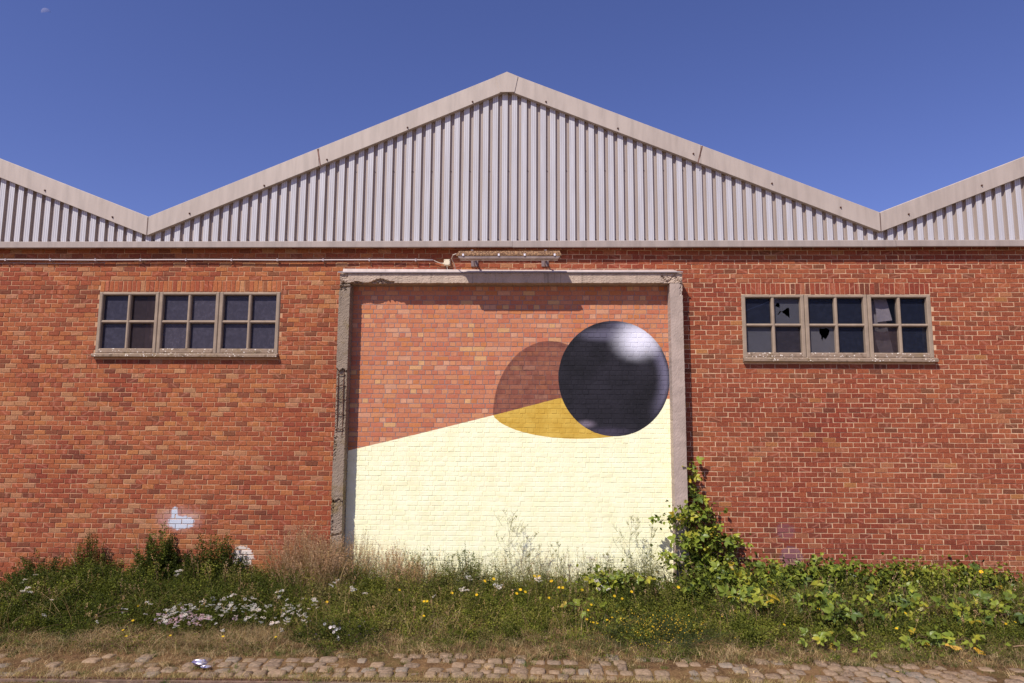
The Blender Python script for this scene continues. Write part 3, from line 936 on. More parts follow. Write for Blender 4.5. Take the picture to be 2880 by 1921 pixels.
pick = np.zeros(len(RI), bool); pick[order[:300]] = True
yi_ = -0.0208 + np.clip(R.normal(0, 0.0008, len(RI)), -0.0016, 0.0012)
ch_ = 0.0016 * R.uniform(0.6, 1.6, len(RI))
rs = ~pick
V, Q, uv = brick_geo(RI[rs, 0], RI[rs, 1], RI[rs, 2], RI[rs, 3], yi_[rs], 0.0, ch_[rs], R, 0.0018)
tag(mk('brickwork', V.reshape(-1, 3), [Q], M_MUR, mw, col=np.repeat(ICOL[rs], 9, 0)), kind='stuff')
vm2 = []
for q in range(40):
    w, h = 0.2, IC - 0.0104
    V1, Q1, uv1 = brick_geo(np.array([-w / 2]), np.array([w / 2]), np.array([-h / 2]), np.array([h / 2]), np.array([0.0]), 0.02, np.array([0.0016 * R.uniform(0.6, 1.6)]), R, 0.0018)
    vm2.append(mk('brick', V1.reshape(-1, 3), [Q1], M_MUR, col=np.repeat(ICOL[R.integers(len(RI))][None], 9, 0), link=False))
for q in np.where(pick)[0]:
    o = ob('brick', vm2[R.integers(40)], mw); o.location = (xi[q], yi_[q], zi[q]); o.scale = (wid[q] / 0.2, 1, 1)

# ------------------------------------------------------------------ windows: three concrete modules of four panes each, a sill in three lengths
def mat_glass(name, dust, see, rough=0.25, wired=False):
    t = NT(name, rough, 0.22)
    p = t.xyz(t.pos())
    c = t.mix(t.step(t.noise(14.0, 4.0, 0.7), 0.4, 0.75), np.array(dust) * 0.8, np.array(dust) * 1.25)
    drip = t.math('MULTIPLY', t.step(t.noise(1.0, 4.0, 0.7, sx=(30, 30, 2.0)), 0.62, 0.8), t.step(t.noise(2.3, 2.0), 0.5, 0.65))
    c = t.mix(t.math('MULTIPLY', drip, 0.4), c, s2l(150, 130, 130))
    c = t.mix(t.step(t.voro(55.0), 0.05, 0.09, 0.5, 0.0), c, s2l(140, 135, 145))
    if wired:
        f = lambda a: t.math('ABSOLUTE', t.math('SUBTRACT', t.math('FRACT', t.math('MULTIPLY', a, 62.0)), 0.5))
        g = t.step(t.math('MINIMUM', f(p[0]), f(p[2])), 0.06, 0.14, 0.55, 0.0)
        c = t.mix(g, c, s2l(150, 150, 160))
    oi = t.n.new('ShaderNodeObjectInfo')
    c = t.mix(1.0, c, t.mix(oi.outputs['Random'], (0.72, 0.74, 0.8), (1.3, 1.22, 1.15)), 'MULTIPLY')
    t.base(c)
    t.bump(t.noise(36.0, 2.0, 0.5), 0.25, 0.004)
    tr = t.n.new('ShaderNodeBsdfTransparent'); tr.inputs[0].default_value = (0.8, 0.82, 0.86, 1)
    mx = t.n.new('ShaderNodeMixShader'); mx.inputs[0].default_value = see
    t.link(t.b.outputs[0], mx.inputs[1]); t.link(tr.outputs[0], mx.inputs[2]); t.link(mx.outputs[0], t.o.inputs[0])
    return t.m
G_DULL = mat_glass('dusty_glass', s2l(70, 68, 80), 0.22)
G_DARK = mat_glass('dark_glass', s2l(40, 44, 58), 0.45)
G_WIRE = mat_glass('wired_glass', s2l(47, 48, 53), 0.18, 0.35, True)
G_CLEAR = mat_glass('clear_glass', s2l(40, 44, 58), 0.86)
G_THIN = mat_glass('thin_dust_glass', s2l(70, 60, 62), 0.55)
G_STREAK = mat_glass('streaked_glass', s2l(60, 56, 62), 0.35)

def window(x0, x1, z0, z1, label, spec, sill_z, sill_dx):
    w = tag(bpy.data.objects.new('window', None)); C.objects.link(w); w.parent = wh; w['label'] = label
    mw_ = (x1 - x0) / 3
    yf, yb = -0.014, 0.10
    for mi in range(3):
        a, b = x0 + mi * mw_ + (0.003 if mi else 0), x0 + (mi + 1) * mw_ - (0.003 if mi < 2 else 0)
        f = MB()
        fs, ft, fb_ = 0.066, 0.052, 0.085
        if mi in (0, 1): fsr = 0.062
        else: fsr = 0.066
        f.box(a, a + fs, yf, yb, z0, z1, 0.012); f.box(b - fsr, b, yf, yb, z0, z1, 0.012)
        f.box(a + fs - 0.012, b - fsr + 0.012, yf + 0.002, yb, z1 - ft, z1 - 0.0015, 0.012)
        lo = MB(); lo.box(a + fs - 0.012, b - fsr + 0.012, yf + 0.002, yb, z0 + 0.0015, z0 + fb_, 0.014); lo.build('bottom_rail', M_SILL, w)
        xm, zm = (a + fs + b - fsr) / 2, (z0 + fb_ + z1 - ft) / 2
        f.box(xm - 0.026, xm + 0.026, yf + 0.006, yb, z0 + fb_ - 0.014, z1 - ft + 0.014, 0.016)
        f.box(a + fs - 0.014, b - fsr + 0.014, yf + 0.012, yb, zm - 0.024, zm + 0.024, 0.016)
        f.build('frame', M_CONC_W, w)
        for ci, (pa, pb) in enumerate(((a + fs - 0.004, xm - 0.022), (xm + 0.022, b - fsr + 0.004))):
            for ri, (pc, pd) in enumerate(((zm + 0.02, z1 - ft + 0.004), (z0 + fb_ - 0.004, zm - 0.02))):
                g, hole = spec.get((mi, ci, ri), (spec['all'], None))
                yg = 0.062
                if hole is None:
                    m2 = MB(); m2.box(pa, pb, yg, yg + 0.006, pc, pd); m2.build('pane', g, w)
                else:
                    broken_pane(pa, pb, pc, pd, yg, hole, g, w)
    for mi in range(3):
        a, b = x0 - 0.012 + sill_dx[0] + mi * (mw_ + 0.006), x0 - 0.012 + sill_dx[0] + (mi + 1) * (mw_ + 0.006) - 0.005
        if mi == 2: b = x1 + sill_dx[1]
        f = MB()
        zt_, zb_ = z0 + 0.006, sill_z
        pr = [(0.0, zt_), (-0.075, zt_ - 0.022), (-0.085, zt_ - 0.030), (-0.085, zb_ + 0.006), (-0.075, zb_), (0.0, zb_)]
        seg = 12
        for s in range(seg):
            xa, xb = a + (b - a) * s / seg, a + (b - a) * (s + 1) / seg
            for p0, p1 in zip(pr[:-1], pr[1:]):
                f.poly([(xa, p0[0], p0[1]), (xa, p1[0], p1[1]), (xb, p1[0], p1[1]), (xb, p0[0], p0[1])])
        f.poly([(a, p[0], p[1]) for p in pr][::-1]); f.poly([(b, p[0], p[1]) for p in pr])
        f.build('sill', M_SILL, w)
    return w

def broken_pane(pa, pb, pc, pd, y, holes, g, parent):
    """pane cut into a fine grid, cells inside the hole polygons are missing; shard edges follow the polygons"""
    n = 44
    xs_, zs_ = np.linspace(pa, pb, n + 1), np.linspace(pc, pd, n + 1)
    def inside(x, z_, poly):
        r = False; j = len(poly) - 1
        for i in range(len(poly)):
            xi_, zi_ = poly[i]; xj_, zj_ = poly[j]
            if (zi_ > z_) != (zj_ > z_) and x < (xj_ - xi_) * (z_ - zi_) / (zj_ - zi_) + xi_: r = not r
            j = i
        return r
    V_ = [(x, y, z_) for z_ in zs_ for x in xs_]
    F_ = []
    for j in range(n):
        for i in range(n):
            cx, cz = ((xs_[i] + xs_[i + 1]) / 2 - pa) / (pb - pa), ((zs_[j] + zs_[j + 1]) / 2 - pc) / (pd - pc)
            if any(inside(cx, cz, h) for h in holes): continue
            F_.append((j * (n + 1) + i, j * (n + 1) + i + 1, (j + 1) * (n + 1) + i + 1, (j + 1) * (n + 1) + i))
    o = mk('pane', V_, [F_], g, parent)
    o['label'] = 'broken wired glass pane'

window(*WINL, 'long concrete window with twelve unbroken dusty panes', {'all': G_DULL, (0, 1, 0): (G_THIN, None), (0, 1, 1): (G_THIN, None)}, 3.818, (0.0, 0.012))
H1 = [[(0.32, 0.48), (0.60, 0.66), (0.62, 0.24)], [(0.10, 0.28), (0.14, 0.33), (0.32, 0.48), (0.26, 0.52)], [(0.09, 0.70), (0.14, 0.82), (0.22, 0.82), (0.27, 0.74), (0.24, 0.64), (0.15, 0.66)]]
H2 = [[(0.42, 0.80), (0.46, 0.95), (0.60, 0.93), (0.74, 0.96), (0.84, 0.86), (0.78, 0.70), (0.66, 0.52), (0.58, 0.60), (0.52, 0.44), (0.50, 0.64)]]
window(*WINR, 'long concrete window with broken wired panes and paper behind', {'all': G_DARK, (0, 1, 0): (G_WIRE, H1), (0, 0, 1): (G_WIRE, None), (0, 1, 1): (G_STREAK, None), (1, 0, 1): (G_WIRE, H2), (2, 0, 0): (G_CLEAR, None), (2, 0, 1): (G_THIN, None)}, 3.772, (0.0, 0.02))

# what shows behind the panes
M_PAPER = mat_plain('curled_paper', s2l(205, 186, 180), 0.9, 0.1, noise=0.08, nscale=25)
pap = thing('paper_sheet', 'pale curled paper sheet behind the third pair of panes in the right window', 'paper', (5.9, 0.16, 4.3))
def sheet(pts_l, pts_r, name):
    V_, F_ = [], []
    for (l, r) in zip(pts_l, pts_r):
        for q in range(5):
            t_ = q / 4
            V_.append((l[0] + (r[0] - l[0]) * t_, l[1] + (r[1] - l[1]) * t_ + 0.012 * math.sin(t_ * 3.1), l[2] + (r[2] - l[2]) * t_))
    for j in range(len(pts_l) - 1):
        for q in range(4):
            F_.append((j * 5 + q, j * 5 + q + 1, (j + 1) * 5 + q + 1, (j + 1) * 5 + q))
    o = mk(name, np.array(V_) - (5.9, 0.16, 4.3), [F_], M_PAPER, pap, smooth=True)
sheet([(5.76, 0.12, 4.88), (5.79, 0.11, 4.7), (5.80, 0.10, 4.46)], [(5.98, 0.12, 4.88), (6.01, 0.11, 4.7), (6.05, 0.10, 4.49)], 'front_flap')
sheet([(5.73, 0.16, 4.84), (5.75, 0.17, 4.4), (5.82, 0.14, 3.95)], [(5.96, 0.17, 4.84), (6.00, 0.18, 4.4), (6.06, 0.14, 3.95)], 'back_flap')
pst = thing('inner_post', 'blurred brown post inside, behind the second column of panes of the left window', 'post', (-6.68, 0.32, 0.06))
mb = MB(); mb.box(-0.13, 0.13, 0.0, 0.2, 0, 5.6, 0.02); mb.build('post', mat_plain('post_paint', s2l(190, 150, 130), 0.8, 0.2, noise=0.2, nscale=5), pst)

# ------------------------------------------------------------------ fittings on the wall
cp = thing('conduit_pipe', 'thin grey steel conduit clipped along the wall under the flashing', 'pipe', (-5, -0.05, 5.5))
off = Vector((-5, -0.05, 5.5))
mb = MB()
pts = [Vector((x, -0.05 + 0.002 * math.sin(x * 2), 5.5 - 0.002 * (x + 5) * 0.7 + 0.004 * math.sin(x * 1.9))) - off for x in np.linspace(-13, -1.68, 60)]
mb.tube(pts, 0.0135, 8)
mb.build('pipe', M_GALV, cp, smooth=True)
for i in range(13):
    x = -1.98 - i * 0.795
    mb = MB(); zc_ = 5.5 - 0.0014 * (x + 5)
    mb.box(x - 0.012, x + 0.012, -0.068, -0.001, zc_ - 0.021, zc_ + 0.021)
    for v_ in range(len(mb.v)): mb.v[v_] = tuple(Vector(mb.v[v_]) - off)
    mb.build('pipe_clip', M_GALV, cp)
mb = MB()
mb.tube([Vector((x, -0.012, 5.462 - 0.012 * abs(math.sin((x + 9) * 2.0)))) - off for x in np.linspace(-9.6, -7.4, 40)], 0.005, 5)
mb.build('slack_wire', M_GALV, cp)

jb = thing('junction_box', 'small cream junction box between the conduit and the strip light', 'electrical box', (-1.44, -0.04, 5.45))
M_CREAM = mat_plain('cream_plastic', s2l(216, 204, 176), 0.5, 0.4)
mb = MB(); mb.box(-0.052, 0.052, -0.045, 0.035, -0.05, 0.05, 0.008); mb.build('box', M_CREAM, jb)
mb = MB(); mb.tube([(0, -0.005, -0.05), (0, -0.005, -0.075)], 0.012, 8); mb.build('gland', M_CREAM, jb)
mb = MB(); mb.tube([(-0.052, 0, -0.012), (-0.075, 0, -0.012)], 0.012, 8); mb.build('gland', M_CREAM, jb)
M_CABLE = mat_plain('pale_cable', s2l(200, 186, 172), 0.6, 0.3)
mb = MB(); mb.tube([(-0.075, 0, -0.012), (-0.12, 0.0, -0.006), (-0.17, -0.002, 0.012), (-0.23, -0.01, 0.04)], 0.006, 6); mb.build('cable', M_CABLE, jb)
mb = MB(); mb.tube([(0, -0.005, -0.075), (0.003, -0.01, -0.10), (0.022, 0.0, -0.132), (0.03, 0.02, -0.14)], 0.006, 6); mb.build('cable', M_CABLE, jb)
for sx in (-0.038, 0.038):
    for sz in (-0.036, 0.036):
        mb = MB(); mb.tube([(sx, -0.045, sz), (sx, -0.048, sz)], 0.006, 6); mb.build('screw', M_RUST, jb)

sl = thing('strip_light', 'unlit fluorescent strip light with lichen covered tray above the doorway', 'light fitting', (-0.374, -0.52, 5.445))
def mat_lich():
    t = NT('lichen_tray', 0.95, 0.1)
    c = t.mix(t.step(t.voro(60.0), 0.1, 0.5), s2l(196, 160, 124), s2l(108, 82, 64))
    c = t.mix(t.step(t.noise(30.0, 3.0), 0.5, 0.65), c, s2l(168, 132, 98))
    t.base(c); t.bump(t.noise(70.0, 4.0, 0.7), 1.0, 0.015); return t.m
L2 = 0.842
mb = MB()                                                    # tray: shallow trapezium housing
pr = [(-0.075, -0.012), (-0.075, 0.012), (-0.055, 0.072), (0.055, 0.072), (0.075, 0.012), (0.075, -0.012)]
A = [(-L2 - 0.012 + (0.045 if p[1] > 0.05 else 0), p[0], p[1]) for p in pr]; B = [(L2 + 0.012 - (0.03 if p[1] > 0.05 else 0), p[0], p[1]) for p in pr]
for i in range(6):
    j_ = (i + 1) % 6; mb.poly([A[i], B[i], B[j_], A[j_]])
mb.poly(A); mb.poly(B[::-1])
mb.build('housing', mat_lich(), sl)
mb = MB()                                                    # diffuser: rounded trough below the tray
pr = [(-0.062, -0.013), (-0.066, -0.03), (-0.058, -0.055), (-0.035, -0.068), (0.035, -0.068), (0.058, -0.055), (0.062, -0.013)]
A = [(-L2 + 0.02 + (0.035 if p[1] < -0.05 else 0), p[0], p[1]) for p in pr]; B = [(L2 - 0.01 - (0.035 if p[1] < -0.05 else 0), p[0], p[1]) for p in pr]
for i in range(6): mb.poly([A[i], A[i + 1], B[i + 1], B[i]])
mb.poly(A[::-1]); mb.poly(B)
td = NT('diffuser', 0.3, 0.5); td.base(td.mix(td.step(td.noise(6.0, 3.0), 0.3, 0.7), s2l(176, 158, 148), s2l(142, 124, 118))); td.b.inputs['Alpha'].default_value = 1.0
mb.build('diffuser', td.m, sl, smooth=False)
for cx in (-0.74, -0.16, 0.26, 0.745):
    mb = MB(); mb.box(cx - 0.014, cx + 0.014, -0.082, -0.074, -0.014, 0.02); mb.build('clip', mat_plain('clip_white', s2l(226, 224, 232), 0.4, 0.5), sl)
for cx in (-0.60, 0.60):                                    # arm from the wall, with a foot plate
    mb = MB(); mb.box(cx - 0.018, cx + 0.018, 0.0, 0.515, 0.074, 0.080); mb.box(cx - 0.018, cx + 0.018, -0.02, 0.02, 0.074, 0.105)
    mb.tube([(cx, 0.03, 0.074), (cx, 0.515, -0.035)], 0.010, 6)
    mb.box(cx - 0.06, cx + 0.06, 0.500, 0.519, -0.055, 0.10)
    mb.build('bracket', mat_plain('bracket_grey', s2l(120, 104, 104), 0.7, 0.3), sl)
mb = MB(); mb.tube([(-0.86, 0.02, 0.045), (-0.92, 0.06, 0.035), (-0.96, 0.2, 0.0), (-0.93, 0.36, -0.05), (-0.92, 0.45, -0.12), (-0.95, 0.47, -0.18), (-0.99, 0.48, -0.19)], 0.008, 6); mb.build('cable', M_CABLE, sl)
mb = MB(); mb.tube([(-0.92, 0.45, -0.11), (-0.90, 0.46, -0.18), (-0.84, 0.40, -0.215), (-0.80, 0.30, -0.225)], 0.008, 6); mb.build('cable', M_CABLE, sl)

# ------------------------------------------------------------------ moon, far away: the sunlit part of the disc
import mathutils
d_ = (fw + rt2 * ((130 - 1440) / 1920) - up2 * ((36 - 960.5) / 1920)).normalized()
Rm = 9000.0
rad = Rm * 12.5 / 1920 / 1.3
mo = thing('moon', 'faint pale half moon in the blue sky at top left', 'moon', CAM_POS + d_ * Rm)
V_, F_ = [], []
a1 = d_.cross(Vector((0, 0, 1))).normalized(); a2 = a1.cross(d_)
N_ = 20
for i in range(N_ + 1):
    th = math.radians(-10 + 200 * i / N_) 
    c_, s_ = math.cos(th), math.sin(th)
    for q, f_ in enumerate((1.0, 0.55, 0.1)):
        t_ = s_ if q == 0 else s_ * f_
        xx, yy_ = c_, t_
        # terminator tilted
        ang = math.radians(20)
        px, py = xx * math.cos(ang) - yy_ * math.sin(ang), xx * math.sin(ang) + yy_ * math.cos(ang)
        depth = math.sqrt(max(0, 1 - px * px - py * py))
        V_.append(tuple((a1 * px + a2 * py - d_ * depth) * rad))
for i in range(N_):
    for q in range(2):
        F_.append((i * 3 + q, i * 3 + q + 1, (i + 1) * 3 + q + 1, (i + 1) * 3 + q))
tm = NT('moon_dust', 1.0, 0.0); tm.base((0.5, 0.45, 0.5))
trn = tm.n.new('ShaderNodeBsdfTransparent'); mxn = tm.n.new('ShaderNodeMixShader'); mxn.inputs[0].default_value = 0.20
tm.link(trn.outputs[0], mxn.inputs[1]); tm.link(tm.b.outputs[0], mxn.inputs[2]); tm.link(mxn.outputs[0], tm.o.inputs[0])
mk('moon_face', V_, [F_], tm.m, mo, smooth=True)

# ================================================================== plants
def nrm(a):
    return a / np.maximum(np.linalg.norm(a, axis=-1, keepdims=True), 1e-9)

class LB:
    """big batches of leaves, blades and stems in one mesh"""
    def __init__(s): s.V, s.T, s.Q, s.CT, s.CQ, s.n = [], [], [], [], [], 0
    def leaves(s, b, d, L, W, col, fold=0.25, rng=R):
        """b base (n,3), d unit direction, L length, W width, col (n,3): two triangles with a fold"""
        n = len(b)
        rnd = nrm(rng.normal(0, 0.75, (n, 3)) + np.array([-0.2, -0.6, 1.0]))
        side = nrm(np.cross(d, rnd)); upv = nrm(np.cross(side, d))
        L = np.broadcast_to(np.asarray(L, float), (n,))[:, None]; W = np.broadcast_to(np.asarray(W, float), (n,))[:, None]
        tip = b + d * L - np.array([0, 0, 1]) * L * 0.15
        mid = b + d * L * 0.5
        l = mid + side * W / 2 + upv * W * fold; r = mid - side * W / 2 + upv * W * fold
        V_ = np.stack([b, l, tip, r], 1).reshape(-1, 3)
        i = s.n + 4 * np.arange(n)
        s.T.append(np.concatenate([np.stack([i, i + 2, i + 1], -1), np.stack([i, i + 3, i + 2], -1)])); s.CT.append(np.concatenate([col, col]))
        s.V.append(V_); s.n += 4 * n
    def blades(s, b, h, lean, W, col, seg=3, droop=0.5, tipcol=None):
        """b (n,3), h (n,), lean (n,2) how far the tip leans, W width"""
        n = len(b)
        az = R.uniform(0, 2 * np.pi, n)
        sv = np.stack([np.cos(az), np.sin(az), 0 * az], -1) * np.asarray(W)[:, None] / 2
        prev = None
        for k in range(seg + 1):
            t = k / seg
            p = b.copy(); p[:, 0:2] += lean * (t ** 1.8)[None] if np.ndim(t) else lean * t ** 1.8
            ll = np.linalg.norm(lean, axis=1)
            p[:, 2] += h * (t - droop * np.clip(ll / np.maximum(h, 1e-3), 0, 1) * t ** 3 * 0.6)
            w = sv * (1 - t) ** 0.7 if k < seg else sv * 0.06
            s.V.append(np.concatenate([p - w, p + w])); i = s.n + np.arange(n); cur = (i, i + n); s.n += 2 * n
            if prev is not None:
                s.Q.append(np.stack([prev[0], prev[1], cur[1], cur[0]], -1))
                cc_ = col if tipcol is None else col * (1 - t) + tipcol * t
                s.CQ.append(cc_)
            prev = cur
    def stems(s, P_, r, col):
        """P_ (n,k,3) polylines, r radius: three-sided tubes"""
        n, k, _ = P_.shape
        r = np.broadcast_to(np.asarray(r, float), (n,))
        prev = None
        for j in range(k):
            rr = (r * (1 - 0.6 * j / (k - 1)))[:, None]
            ring = []
            for q in range(3):
                a = 2.1 * q + 0.4
                s.V.append(P_[:, j] + np.array([math.cos(a), math.sin(a), 0.0]) * rr); ring.append(s.n + np.arange(n)); s.n += n
            if prev is not None:
                for q in range(3):
                    s.Q.append(np.stack([prev[q], prev[(q + 1) % 3], ring[(q + 1) % 3], ring[q]], -1)); s.CQ.append(col)
            prev = ring
    def build(s, name, mat, parent=None, kind=None, loc=None):
        V_ = np.concatenate(s.V)
        if loc is not None: V_ = V_ - np.array(loc)
        P_, Cc = [], []
        if s.T: P_.append(np.concatenate(s.T)); Cc.append(np.concatenate(s.CT))
        if s.Q: P_.append(np.concatenate(s.Q)); Cc.append(np.concatenate(s.CQ))
        o = mk(name, V_, P_, mat, parent, col=np.concatenate(Cc))
        if kind: o['kind'] = kind
        return o

def colmix(n, pal, w=None, var=0.15):
    pal = np.array(pal, float)
    w = np.ones(len(pal)) / len(pal) if w is None else np.array(w, float) / np.sum(w)
    return pal[R.choice(len(pal), n, p=w)] * R.normal(1, var, (n, 1)).clip(0.5, 1.6)

G_DK = [(0.036, 0.050, 0.009), (0.056, 0.074, 0.012), (0.080, 0.100, 0.015)]
G_MD = [(0.104, 0.122, 0.020), (0.140, 0.152, 0.026), (0.082, 0.100, 0.016)]
G_LT = [(0.190, 0.215, 0.035), (0.160, 0.190, 0.032), (0.235, 0.235, 0.045)]
DRY = [(0.46, 0.33, 0.175), (0.36, 0.24, 0.125), (0.56, 0.42, 0.24), (0.27, 0.17, 0.09)]
PINK = [(0.48, 0.33, 0.22), (0.42, 0.27, 0.18), (0.56, 0.40, 0.27)]

def herbs(lb, bx, by, h, nl, Ll, pal, w=None, lean=0.25, wide=0.58, spread=0.085, stemcol=(0.07, 0.09, 0.03), zlo=0.1):
    """upright stems set with many small leaves"""
    n = len(bx)
    b = np.stack([bx, by, ground_z(bx, by) - 0.01], -1)
    ln = R.normal(0, lean, (n, 2)) * h[:, None]
    ts = np.linspace(0, 1, 4)
    P_ = np.stack([b + np.concatenate([ln * t ** 1.6, (h * t)[:, None]], 1) for t in ts], 1)
    lb.stems(P_, 0.0028, np.tile(np.array(stemcol), (n, 1)))
    t = R.uniform(zlo, 1.02, (n, nl))
    p = b[:, None] + np.concatenate([ln[:, None] * (t ** 1.6)[..., None], (h[:, None] * t)[..., None]], -1)
    az = R.uniform(0, 2 * np.pi, (n, nl)); el = R.normal(0.35, 0.45, (n, nl))
    d = np.stack([np.cos(az) * np.cos(el), np.sin(az) * np.cos(el), np.sin(el)], -1).reshape(-1, 3)
    out = (R.uniform(0.0, 1, (n, nl)) * spread)[..., None]                # petioles carry the leaf off the stem
    p = (p + d.reshape(n, nl, 3) * out).reshape(-1, 3)
    L = (Ll * R.uniform(0.6, 1.35, (n, nl)) * (1.1 - 0.35 * t)).reshape(-1)
    cb = colmix(n, pal, w)
    c = np.repeat(cb, nl, 0) * R.normal(1, 0.16, (n * nl, 1)).clip(0.5, 1.6)
    lb.leaves(p, d, L, L * wide, c)

def field(n, x0, x1, y0, y1, dens=None):
    x, y = R.uniform(x0, x1, n), R.uniform(y0, y1, n)
    if dens is not None:
        k = R.uniform(size=n) < dens(x, y); x, y = x[k], y[k]
    return x, y

# --- undergrowth, nobody could count it
ug = LB()
patch = lambda x, y: 0.5 + 0.5 * np.sin(x * 1.9 + 1.3 * np.sin(y * 2.2)) * np.sin(y * 2.9 + x * 0.8 + 1)
# left: dark vetch and lucerne
front = lambda x: -2.40 + 0.14 * np.sin(x * 1.3) + 0.10 * np.sin(x * 3.7 + 1) + 0.05 * np.sin(x * 9.0) - 0.40 * np.exp(-((x + 2.45) / 0.5) ** 2) - 0.32 * np.exp(-((x - 1.5) / 0.6) ** 2) - 0.22 / (1 + np.exp(-(x - 2.6) * 3))
bumpy = lambda x, y: 0.74 + 0.42 * np.sin(x * 7.3 + 2 * np.sin(y * 5.1)) * np.sin(y * 8.7 + 1.7 * np.sin(x * 4.3))
rise = lambda x, y: (0.40 + 0.60 * np.clip((y + 2.6) / 1.5, 0, 1)) * bumpy(x, y)
def edge(x, y, soft=0.25):
    return np.clip((y - front(x)) / soft, 0, 1)
x, y = field(6400, -8.0, -3.2, -3.0, -0.10, lambda x, y: (0.6 + 0.4 * patch(x, y)) * edge(x, y))
herbs(ug, x, y, R.uniform(0.18, 0.46, len(x)) * rise(x, y), 40, 0.031, G_DK + G_MD[:1] + G_LT[1:2], [1, 1.2, 1.2, 1.0, .35], lean=0.35)
# middle, behind the tall grass: lower and of a lighter, yellower green
x, y = field(5200, -3.4, 1.6, -3.0, -0.22, lambda x, y: (0.45 + 0.55 * patch(x, y)) * edge(x, y, 0.5))
herbs(ug, x, y, R.uniform(0.18, 0.46, len(x)) * rise(x, y), 30, 0.029, G_MD + G_DK[2:] + G_LT + [(0.24, 0.21, 0.07)], lean=0.35)
x, y = field(620, -2.2, 1.9, -1.1, -0.25)
herbs(ug, x, y, R.uniform(0.28, 0.70, len(x)), 26, 0.021, [(0.17, 0.18, 0.055), (0.13, 0.155, 0.045), (0.22, 0.20, 0.09)], lean=0.16, stemcol=(0.17, 0.16, 0.07), spread=0.04)
# right: finer weeds under the brambles
x, y = field(5400, 1.0, 7.8, -3.0, -0.12, lambda x, y: (0.4 + 0.6 * patch(x, y)) * edge(x, y, 0.4))
herbs(ug, x, y, R.uniform(0.18, 0.46, len(x)) * rise(x, y), 30, 0.030, G_DK[1:] + G_MD + G_LT, lean=0.35)
# clumps that stand out of the carpet, each with its own leaf, height and green
pals = [G_DK, G_MD, G_LT, [(0.17, 0.16, 0.05), (0.22, 0.18, 0.08)], G_DK, G_MD]
for _ in range(330):
    cx_ = R.uniform(-7.8, 7.6); cy_ = R.uniform(-2.5, -0.2)
    if cy_ < front(cx_): continue
    wall_ = np.clip((cy_ + 2.6) / 2.2, 0.25, 1)
    n = int(R.integers(7, 20)); hh_ = R.uniform(0.28, 0.62) * wall_
    a_ = R.uniform(0, 6.28, n); q_ = R.uniform(0, 0.12, n)
    pal_ = pals[R.integers(6)] if cx_ < 2.4 else pals[R.integers(4)]
    herbs(ug, cx_ + q_ * np.cos(a_), np.minimum(cy_ + q_ * np.sin(a_), -0.08), hh_ * R.uniform(0.7, 1.1, n), 34, R.uniform(0.022, 0.048), pal_, lean=0.32, wide=R.uniform(0.35, 0.75), spread=R.uniform(0.05, 0.11))
# stray low weeds in front
x, y = field(2600, -7.6, 7.4, -3.05, -2.0, lambda x, y: patch(x * 1.7, y * 1.4) ** 2)
herbs(ug, x, y, R.uniform(0.03, 0.13, len(x)), 18, 0.026, G_MD + G_DK[1:] + G_LT[:1] + [(0.20, 0.17, 0.07)], lean=0.5)
tag(ug.build('undergrowth', M_LEAF), 'dense green weeds and vetch covering the verge along the wall', 'weeds', kind='stuff')

# --- grasses
gr = LB()
def grass(n, x0, x1, y0, y1, h0, h1, pal, lean=0.5, W=0.006, dens=None, tip=None, seg=3):
    x, y = field(n, x0, x1, y0, y1, dens)
    n = len(x)
    b = np.stack([x, y, ground_z(x, y) - 0.01 + np.where(y < -2.9, -0.01, 0)], -1)
    h = R.uniform(h0, h1, n)
    c = colmix(n, pal)
    gr.blades(b, h, R.normal(0, lean, (n, 2)) * h[:, None], np.full(n, W) * R.uniform(0.6, 1.3, n), c, seg, tipcol=None if tip is None else colmix(n, tip))
clump = lambda fx, fy, ph, th: (lambda x, y: ((np.sin(x * fx + 2 * np.sin(y * 1.7 + ph)) * np.sin(y * fy + ph + 1.5 * np.sin(x * 1.3))) > th).astype(float) * 0.95 + 0.05)
grass(1500, -7.4, 7.4, -2.0, -0.2, 0.2, 0.5, G_MD + [(0.14, 0.15, 0.05)], 0.45)
grass(6200, 2.6, 7.4, -2.0, -0.3, 0.22, 0.52, [(0.075, 0.105, 0.030), (0.10, 0.135, 0.036), (0.14, 0.165, 0.05)], 0.7, 0.006, clump(1.7, 2.2, 0.9, -0.25), seg=4)     # long dark grass on the right
grass(2600, 2.6, 7.2, -1.9, -0.2, 0.25, 0.55, DRY[:2] + PINK, 0.5, 0.004)
grass(6500, -7.4, 2.4, -2.5, -0.2, 0.2, 0.55, DRY + [(0.26, 0.24, 0.08)], 0.6, 0.0045, clump(2.1, 2.7, 0.3, 0.1))
x, y = field(900, -7.6, 7.4, -2.2, -0.15, lambda x, y: clump(1.9, 2.3, 5.0, -0.1)(x, y))
n = len(x); b = np.stack([x, y, ground_z(x, y)], -1); h = R.uniform(0.38, 0.78, n) * np.clip((y + 2.9) / 2.2, 0.4, 1)
ln = R.normal(0, 0.16, (n, 2)) * h[:, None]
P_ = np.stack([b + np.concatenate([ln * t ** 1.8, (h * t)[:, None]], 1) for t in np.linspace(0, 1, 4)], 1)
sc_ = colmix(n, DRY + PINK + [(0.20, 0.19, 0.07)]); gr.stems(P_, 0.0021, sc_)
m_ = 12
tt_ = R.uniform(0.78, 1.02, (n, m_)); pp = b[:, None] + np.concatenate([ln[:, None] * (tt_ ** 1.8)[..., None], (h[:, None] * tt_)[..., None]], -1)
az = R.uniform(0, 6.28, (n, m_)); d = np.stack([np.cos(az) * 0.5, np.sin(az) * 0.5, 0.8 + 0 * az], -1)
gr.leaves((pp + d * 0.012).reshape(-1, 3), nrm(d.reshape(-1, 3)), 0.024, 0.008, np.repeat(sc_, m_, 0))
